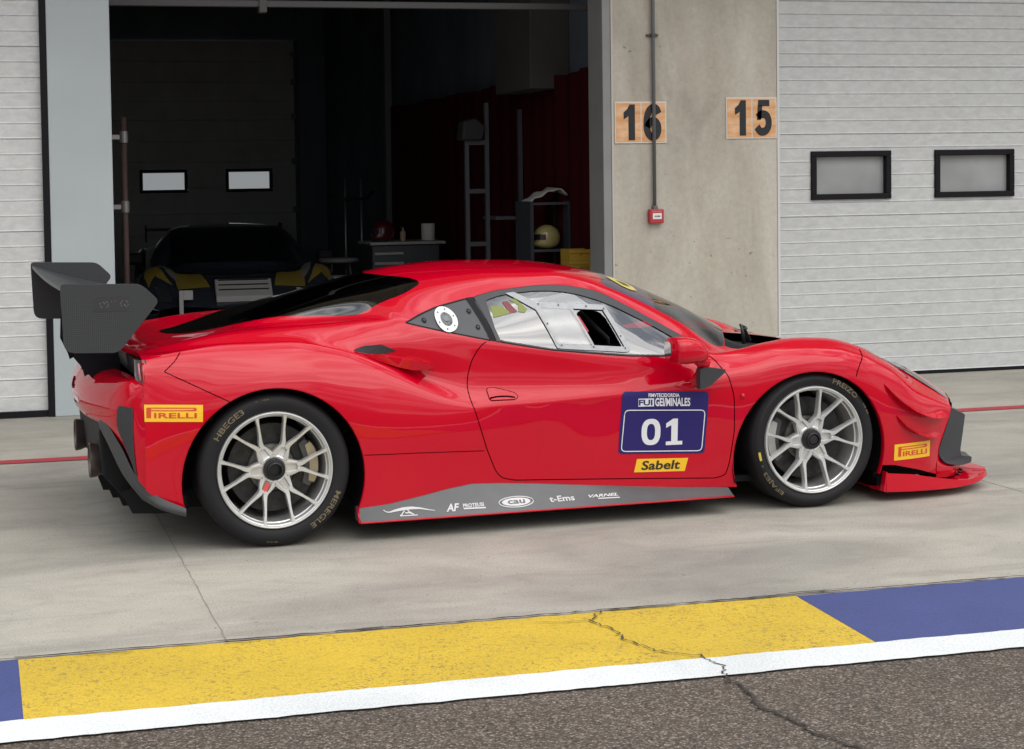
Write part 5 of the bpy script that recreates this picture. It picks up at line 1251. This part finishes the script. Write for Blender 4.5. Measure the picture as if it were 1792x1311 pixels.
# trolley with two uprights
tr = empty('hand_trolley', (4.02, 18.0, 0), 0, 'dark hand trolley with two thin steel uprights', 'trolley')
b = MB()
for dx in (-.08, .10): b.tube([(dx, 0, .05), (dx, 0, 1.66)], .013, 8)
b.build('upright', mat('upright_steel', (.22, .23, .25), .35, metal=.7), tr, True)
MB().tube([(-.24, 0, 1.50), (-.16, -.05, 1.44), (.15, -.05, 1.44), (.24, 0, 1.52)], .016, 8).build('handle', BLACK, tr, True)
MB().box(-.2, .22, -.3, .05, .05, .10, bev=.01).build('base_plate', BLACK, tr); MB().lathe([(0, -.3), (.09, -.3), (.09, .3), (0, .3)], 'x', 16, (0, .08, .09)).build('wheels', RUB, tr, True)
# tool cabinet with white worktop
tcb = empty('tool_cabinet', (4.15, 16.6, 0), 0, 'dark drawer cabinet with a white worktop in the middle of the bay', 'cabinet')
CW_ = mat('worktop_white', (.24, .24, .23), .5); CB = mat('cabinet_dark', (.03, .035, .045), .5)
MB().box(-.30, .40, -.25, .25, .08, .98, bev=.01).build('carcass', CB, tcb); MB().box(-.33, .46, -.28, .28, .985, 1.015, bev=.006).build('worktop', CW_, tcb)
for z in (.90, .80, .70): MB().box(-.28, .02, -.275, -.253, z - .015, z + .012, bev=.003).build('drawer_edge', CW_, tcb)
for dx in (-.22, .32): MB().box(dx - .03, dx + .03, -.2, .2, 0, .078).build('foot', BLACK, tcb)
pr = empty('paper_roll', (4.50, 16.6, 1.016), 0, 'white paper roll standing on the worktop', 'paper roll')
MB().lathe([(.02, 0), (.068, 0), (.07, .005), (.07, .165), (.068, .17), (.02, .17), (.02, 0)], 'z', 24).build('roll', mat('paper_white', (.50, .50, .46), .8), pr, auto=30)
MB().lathe([(.012, .0), (.019, .0), (.019, .172), (.012, .172)], 'z', 12).build('core', mat('cardboard', (.2, .14, .09), .9), pr)
def helmet(name, loc, rz, m, vm, label, sc=1.):
    r = empty(name, loc, rz, label, 'helmet'); b = bmesh.new(); bmesh.ops.create_uvsphere(b, u_segments=24, v_segments=16, radius=1)
    for v in b.verts:
        v.co = Vector((v.co.x * .125, v.co.y * .105, v.co.z * .12 + .125)) * sc
        if v.co.z < .05 * sc: v.co.z = .05 * sc - (.05 * sc - v.co.z) * .5; v.co.x *= .9
        if v.co.x > .07 * sc and v.co.z < .10 * sc: v.co.x += .025 * sc
    b.verts.index_update(); vs = [v.co.copy() for v in b.verts]; fs = [[v.index for v in f.verts] for f in b.faces]; b.free()
    zb = min(v.z for v in vs); vs = [Vector((v.x, v.y, v.z - zb)) for v in vs]
    mesh('shell', vs, fs, m, r, True)
    n = 12; P = []; F = []
    for i in range(n + 1):
        a = radians(-75 + 150 * i / n)
        for z in (.085, .135): P.append((cos(a) * .129 * sc, sin(a) * .109 * sc, z * sc))
    for i in range(n): F.append((2 * i, 2 * i + 2, 2 * i + 3, 2 * i + 1))
    mesh('visor', P, F, vm, r, True); return r
VIS = mat('visor_dark', (.015, .015, .02), .1, coat=1.)
helmet('helmet', (4.00, 16.5, 1.016), radians(200), mat('helmet_red', (.06, .004, .006), .3, coat=1.), VIS, 'dull red helmet on the left of the white worktop')
bt = empty('spray_bottle', (4.22, 16.55, 1.016), 0, 'small pale spray bottle between helmet and paper roll', 'bottle')
MB().lathe([(0, 0), (.03, 0), (.03, .09), (.012, .11), (.012, .13), (0, .13)], 'z', 16).build('flask', mat('flask_pale', (.30, .22, .16), .4), bt, auto=30); MB().box(-.03, .02, -.01, .01, .13, .155, bev=.003).build('trigger', BLACK, bt)
# folding chair at the left of the cabinet
ch = empty('stool', (3.62, 16.9, 0), 0, 'dark metal work stool with a pale rim left of the cabinet', 'stool')
MB().lathe([(0, .80), (.20, .80), (.21, .82), (.20, .84), (0, .85)], 'z', 24).build('seat', mat('stool_rim', (.14, .14, .15), .5), ch, True)
for k in range(4):
    a = pi / 4 + k * pi / 2; MB().tube([(.13 * cos(a), .13 * sin(a), .80), (.22 * cos(a), .22 * sin(a), 0)], .013, 8).build('leg', mat('leg_steel', (.16, .16, .17), .4, metal=.6), ch, True)
# shelf rack
RKM = mat('rack_grey', (.055, .06, .07), .5)
rk = empty('tall_rack', (4.42, 14.6, 0), 0, 'tall open grey rack standing below the concrete column', 'rack')
for dx, h in ((-.09, 1.98), (.10, 2.32), (.42, 2.26)): MB().box(dx - .018, dx + .018, -.02, .02, 0, h).build('upright', RKM, rk)
for z in (1.96, 1.52, 1.04, .5): MB().box(-.072, .082, -.018, .018, z - .02, z + .02).build('rung', RKM, rk)
MB().box(.118, .402, -.2, .2, 1.26, 1.29).build('shelf', RKM, rk); MB().box(.118, .402, -.2, .2, .5, .53).build('shelf', RKM, rk)
hb = MB(); hb.prism([(-.10, 0), (.10, 0), (.13, .12), (.04, .20), (-.08, .17)], 'y', -.09, .09); o = hb.build('tool_bag', mat('bag_dark', (.02, .022, .024), .8), bevel=.02, loc=(4.36, 14.6, 1.982)); tag(o, 'dark tool bag lying on top of the tall rack', 'bag')
wr2 = empty('low_shelf', (4.745, 13.7, 0), 0, 'dark low shelf unit holding the yellow helmet', 'shelf')
for dx in (-.17, .17): MB().box(dx - .015, dx + .015, -.2, .2, 0, 1.43).build('side_panel', CB, wr2)
for z in (1.40, 1.00, .5): MB().box(-.154, .154, -.2, .2, z, z + .02).build('board', RKM, wr2)
# cloth on top of the low shelf
vs = []; fs = []
for i in range(14):
    for j in range(8):
        u, v = i / 13, j / 7; vs.append((4.58 + .34 * u, 13.55 + .25 * v, 1.425 + .15 * u ** .7 * (1 - .55 * max(0, u - .7) / .3) + .010 * sin(u * 17 + v * 2)))
for i in range(13):
    for j in range(7): fs.append((i * 8 + j, (i + 1) * 8 + j, (i + 1) * 8 + j + 1, i * 8 + j + 1))
o = mesh('cloth', vs, fs, mat('cloth_pale', (.42, .42, .38), .9), None, True); md = o.modifiers.new('th', 'SOLIDIFY'); md.thickness = .012; tag(o, 'pale crumpled cloth lying on top of the low shelf', 'cloth')
helmet('helmet', (4.745, 13.62, 1.021), radians(175), mat('helmet_yellow', (.36, .31, .12), .35, coat=.8), VIS, 'pale yellow helmet inside the low shelf unit', .95)
def crate(loc, label, h=.16, rz=0.):
    r = empty('crate', loc, rz, label, 'crate'); Y = mat('crate_yellow', (.38, .23, .02), .6)
    b = MB(); b.box(-.15, .15, -.11, .11, 0, .01).box(-.15, -.138, -.11, .11, .01, h).box(.138, .15, -.11, .11, .01, h).box(-.138, .138, -.11, -.098, .01, h).box(-.138, .138, .098, .11, .01, h).box(-.158, .158, -.118, -.1105, h - .03, h).box(-.05, .05, -.1135, -.1105, .03, .05)
    b.build('tub', Y, r); vs, fs = fit_text('BOX 16', .12, .03, bold=.02); mesh('marking', [(v[0], -.1125, v[1] + h * .62) for v in vs], fs, mat('mark_brown', (.14, .07, .02), .8), r); return r
TB = empty('work_table', (4.83, 12.95, 0), 0, 'low dark table carrying the two yellow crates', 'table')
MB().box(-.19, .17, -.18, .18, .77, .79).build('tabletop', CB, TB)
for dx in (-.16, .14):
    for dy in (-.14, .14): MB().box(dx - .015, dx + .015, dy - .015, dy + .015, 0, .768).build('leg', CB, TB)
crate((4.82, 12.95, .791), 'lower of the two stacked yellow crates'); crate((4.82, 12.95, .952), 'upper of the two stacked yellow crates', .09)
# low white bench
be = empty('low_bench', (3.55, 16.1, 0), 0, 'low white bench beside the dark parked race car', 'bench')
MB().box(-.18, .26, -.15, .15, .63, .70, bev=.006).build('seat', mat('bench_white', (.38, .38, .37), .6), be)
for dx in (-.15, .22): MB().box(dx - .02, dx + .02, -.12, .12, 0, .628).build('leg', CB, be)

# ---- dark race car parked inside, nose towards the camera
C2 = empty('race_car', (2.72, 19.45, 0), -pi / 2 - .07, 'black race car with gold bonnet panels parked inside the bay', 'car')
BC = mat('car_black', (.030, .036, .05), .2, coat=1.); GOLD = mat('bonnet_gold', (.30, .22, .04), .35, coat=.6); GRY = mat('bonnet_grey', (.20, .205, .19), .4, coat=.5)
def pm2(name, labels, m, off=0.): return pm_obj(name, labels, m, C2, True, offset=off)
pm2('body', ('body', 'door', 'front_bumper', 'rear_bumper', 'quarter_window', 'cowl', 'rear_glass', 'door_window'), BC)
pm2('windscreen', ('windscreen', 'sun_strip'), mat('dark_glass', (.006, .008, .012), .05, coat=1.))
for sd in ('near', 'far'): pm_obj('side_window', ('side_glass',), mat('dark_glass', (.01, .012, .016), .05, coat=1.), C2, sd)
for s in (1, -1):
    for nm, P, m in (('bonnet_panel', [(2.92, 7.2), (2.96, 8.8), (3.28, 9.0), (3.30, 7.2)], GOLD), ('wing_panel', [(2.45, 5.2), (2.60, 6.6), (2.90, 7.4), (3.25, 7.7), (2.95, 6.2)], GRY), ('wing_panel', [(2.62, 3.6), (2.72, 4.9), (3.25, 6.8), (3.02, 4.7), (3.15, 3.5), (2.95, 3.0)], GOLD), ('headlight', [(3.15, 4.2), (3.4, 4.4), (3.45, 6.0), (3.3, 6.0)], mat('lamp_dark', (.05, .05, .055), .1, coat=1.))):
        o = tv_poly(nm, P, m, C2, .006)
        if s < 0:
            for v in o.data.vertices: v.co.y *= -1
        o.data.update()
    MB().box(3.62, 3.65, s * .56 - .06, s * .56 - .02 + .0, .34, .62, bev=.004).box(3.62, 3.65, s * .56 - .0195, s * .56 + .07, .53, .62, bev=.004).build('number_plate', mat('plate_white', (.50, .50, .48), .5), C2)
b = MB(); b.prism([(3.40, .50), (3.42, .705), (3.47, .705), (3.665, .555), (3.665, .50)], 'y', -.27, .27)
b.build('nose_panel', mat('nose_white', (.36, .36, .34), .5), C2, bevel=.006); b = MB()
for k in range(3): b.box(3.475 + .055 * k, 3.484 + .055 * k, -.24, .24, .690 - .042 * k, .706 - .042 * k, mi=0)
b.build('nose_slit', BLACK, C2); b = MB(); b.box(3.40, 3.66, -.012, .012, .36, .499)
b.build('nose_strut', mat('plate_white', (.50, .50, .48), .5), C2)
MB().box(2.50, 2.54, -.30, .22, .775, .790, bev=.004).build('highlight_bar', mat('plate_white', (.50, .50, .48), .5), C2)  # pale bar standing in for the highlight below the windscreen
MB().box(3.40, 3.52, -.10, .10, .60, .615).build('nose_badge', mat('plate_white', (.50, .50, .48), .5), C2)
MB().box(-.75, -.45, -.80, .80, 1.08, 1.11, bev=.008).box(-.78, -.42, -.81, -.80, .95, 1.15).box(-.78, -.42, .80, .81, .95, 1.15).box(-.62, -.58, -.4, -.38, .85, 1.09).box(-.62, -.58, .38, .4, .85, 1.09).build('rear_wing', BLACK, C2)
MB().box(-.5, 3.6, -.85, .85, .10, .34).build('underbody', BLACK, C2)
for src, x in ((WR, 0), (WF, 2.65)):
    for s in (1, -1):
        c = copy_tree(src, C2); c.location = (x, -.955 * s, .34); c.rotation_euler = (0, 0, 0 if s > 0 else pi)
for s in (1, -1):
    MB().box(1.90, 2.04, s * 1.0 - .09, s * 1.0 + .09, .80, .92, bev=.03).build('door_mirror', BLACK, C2); MB().tube([(2.0, s * .86, .74), (2.0, s * .98, .80)], .015, 8).build('mirror_stalk', BLACK, C2, True)
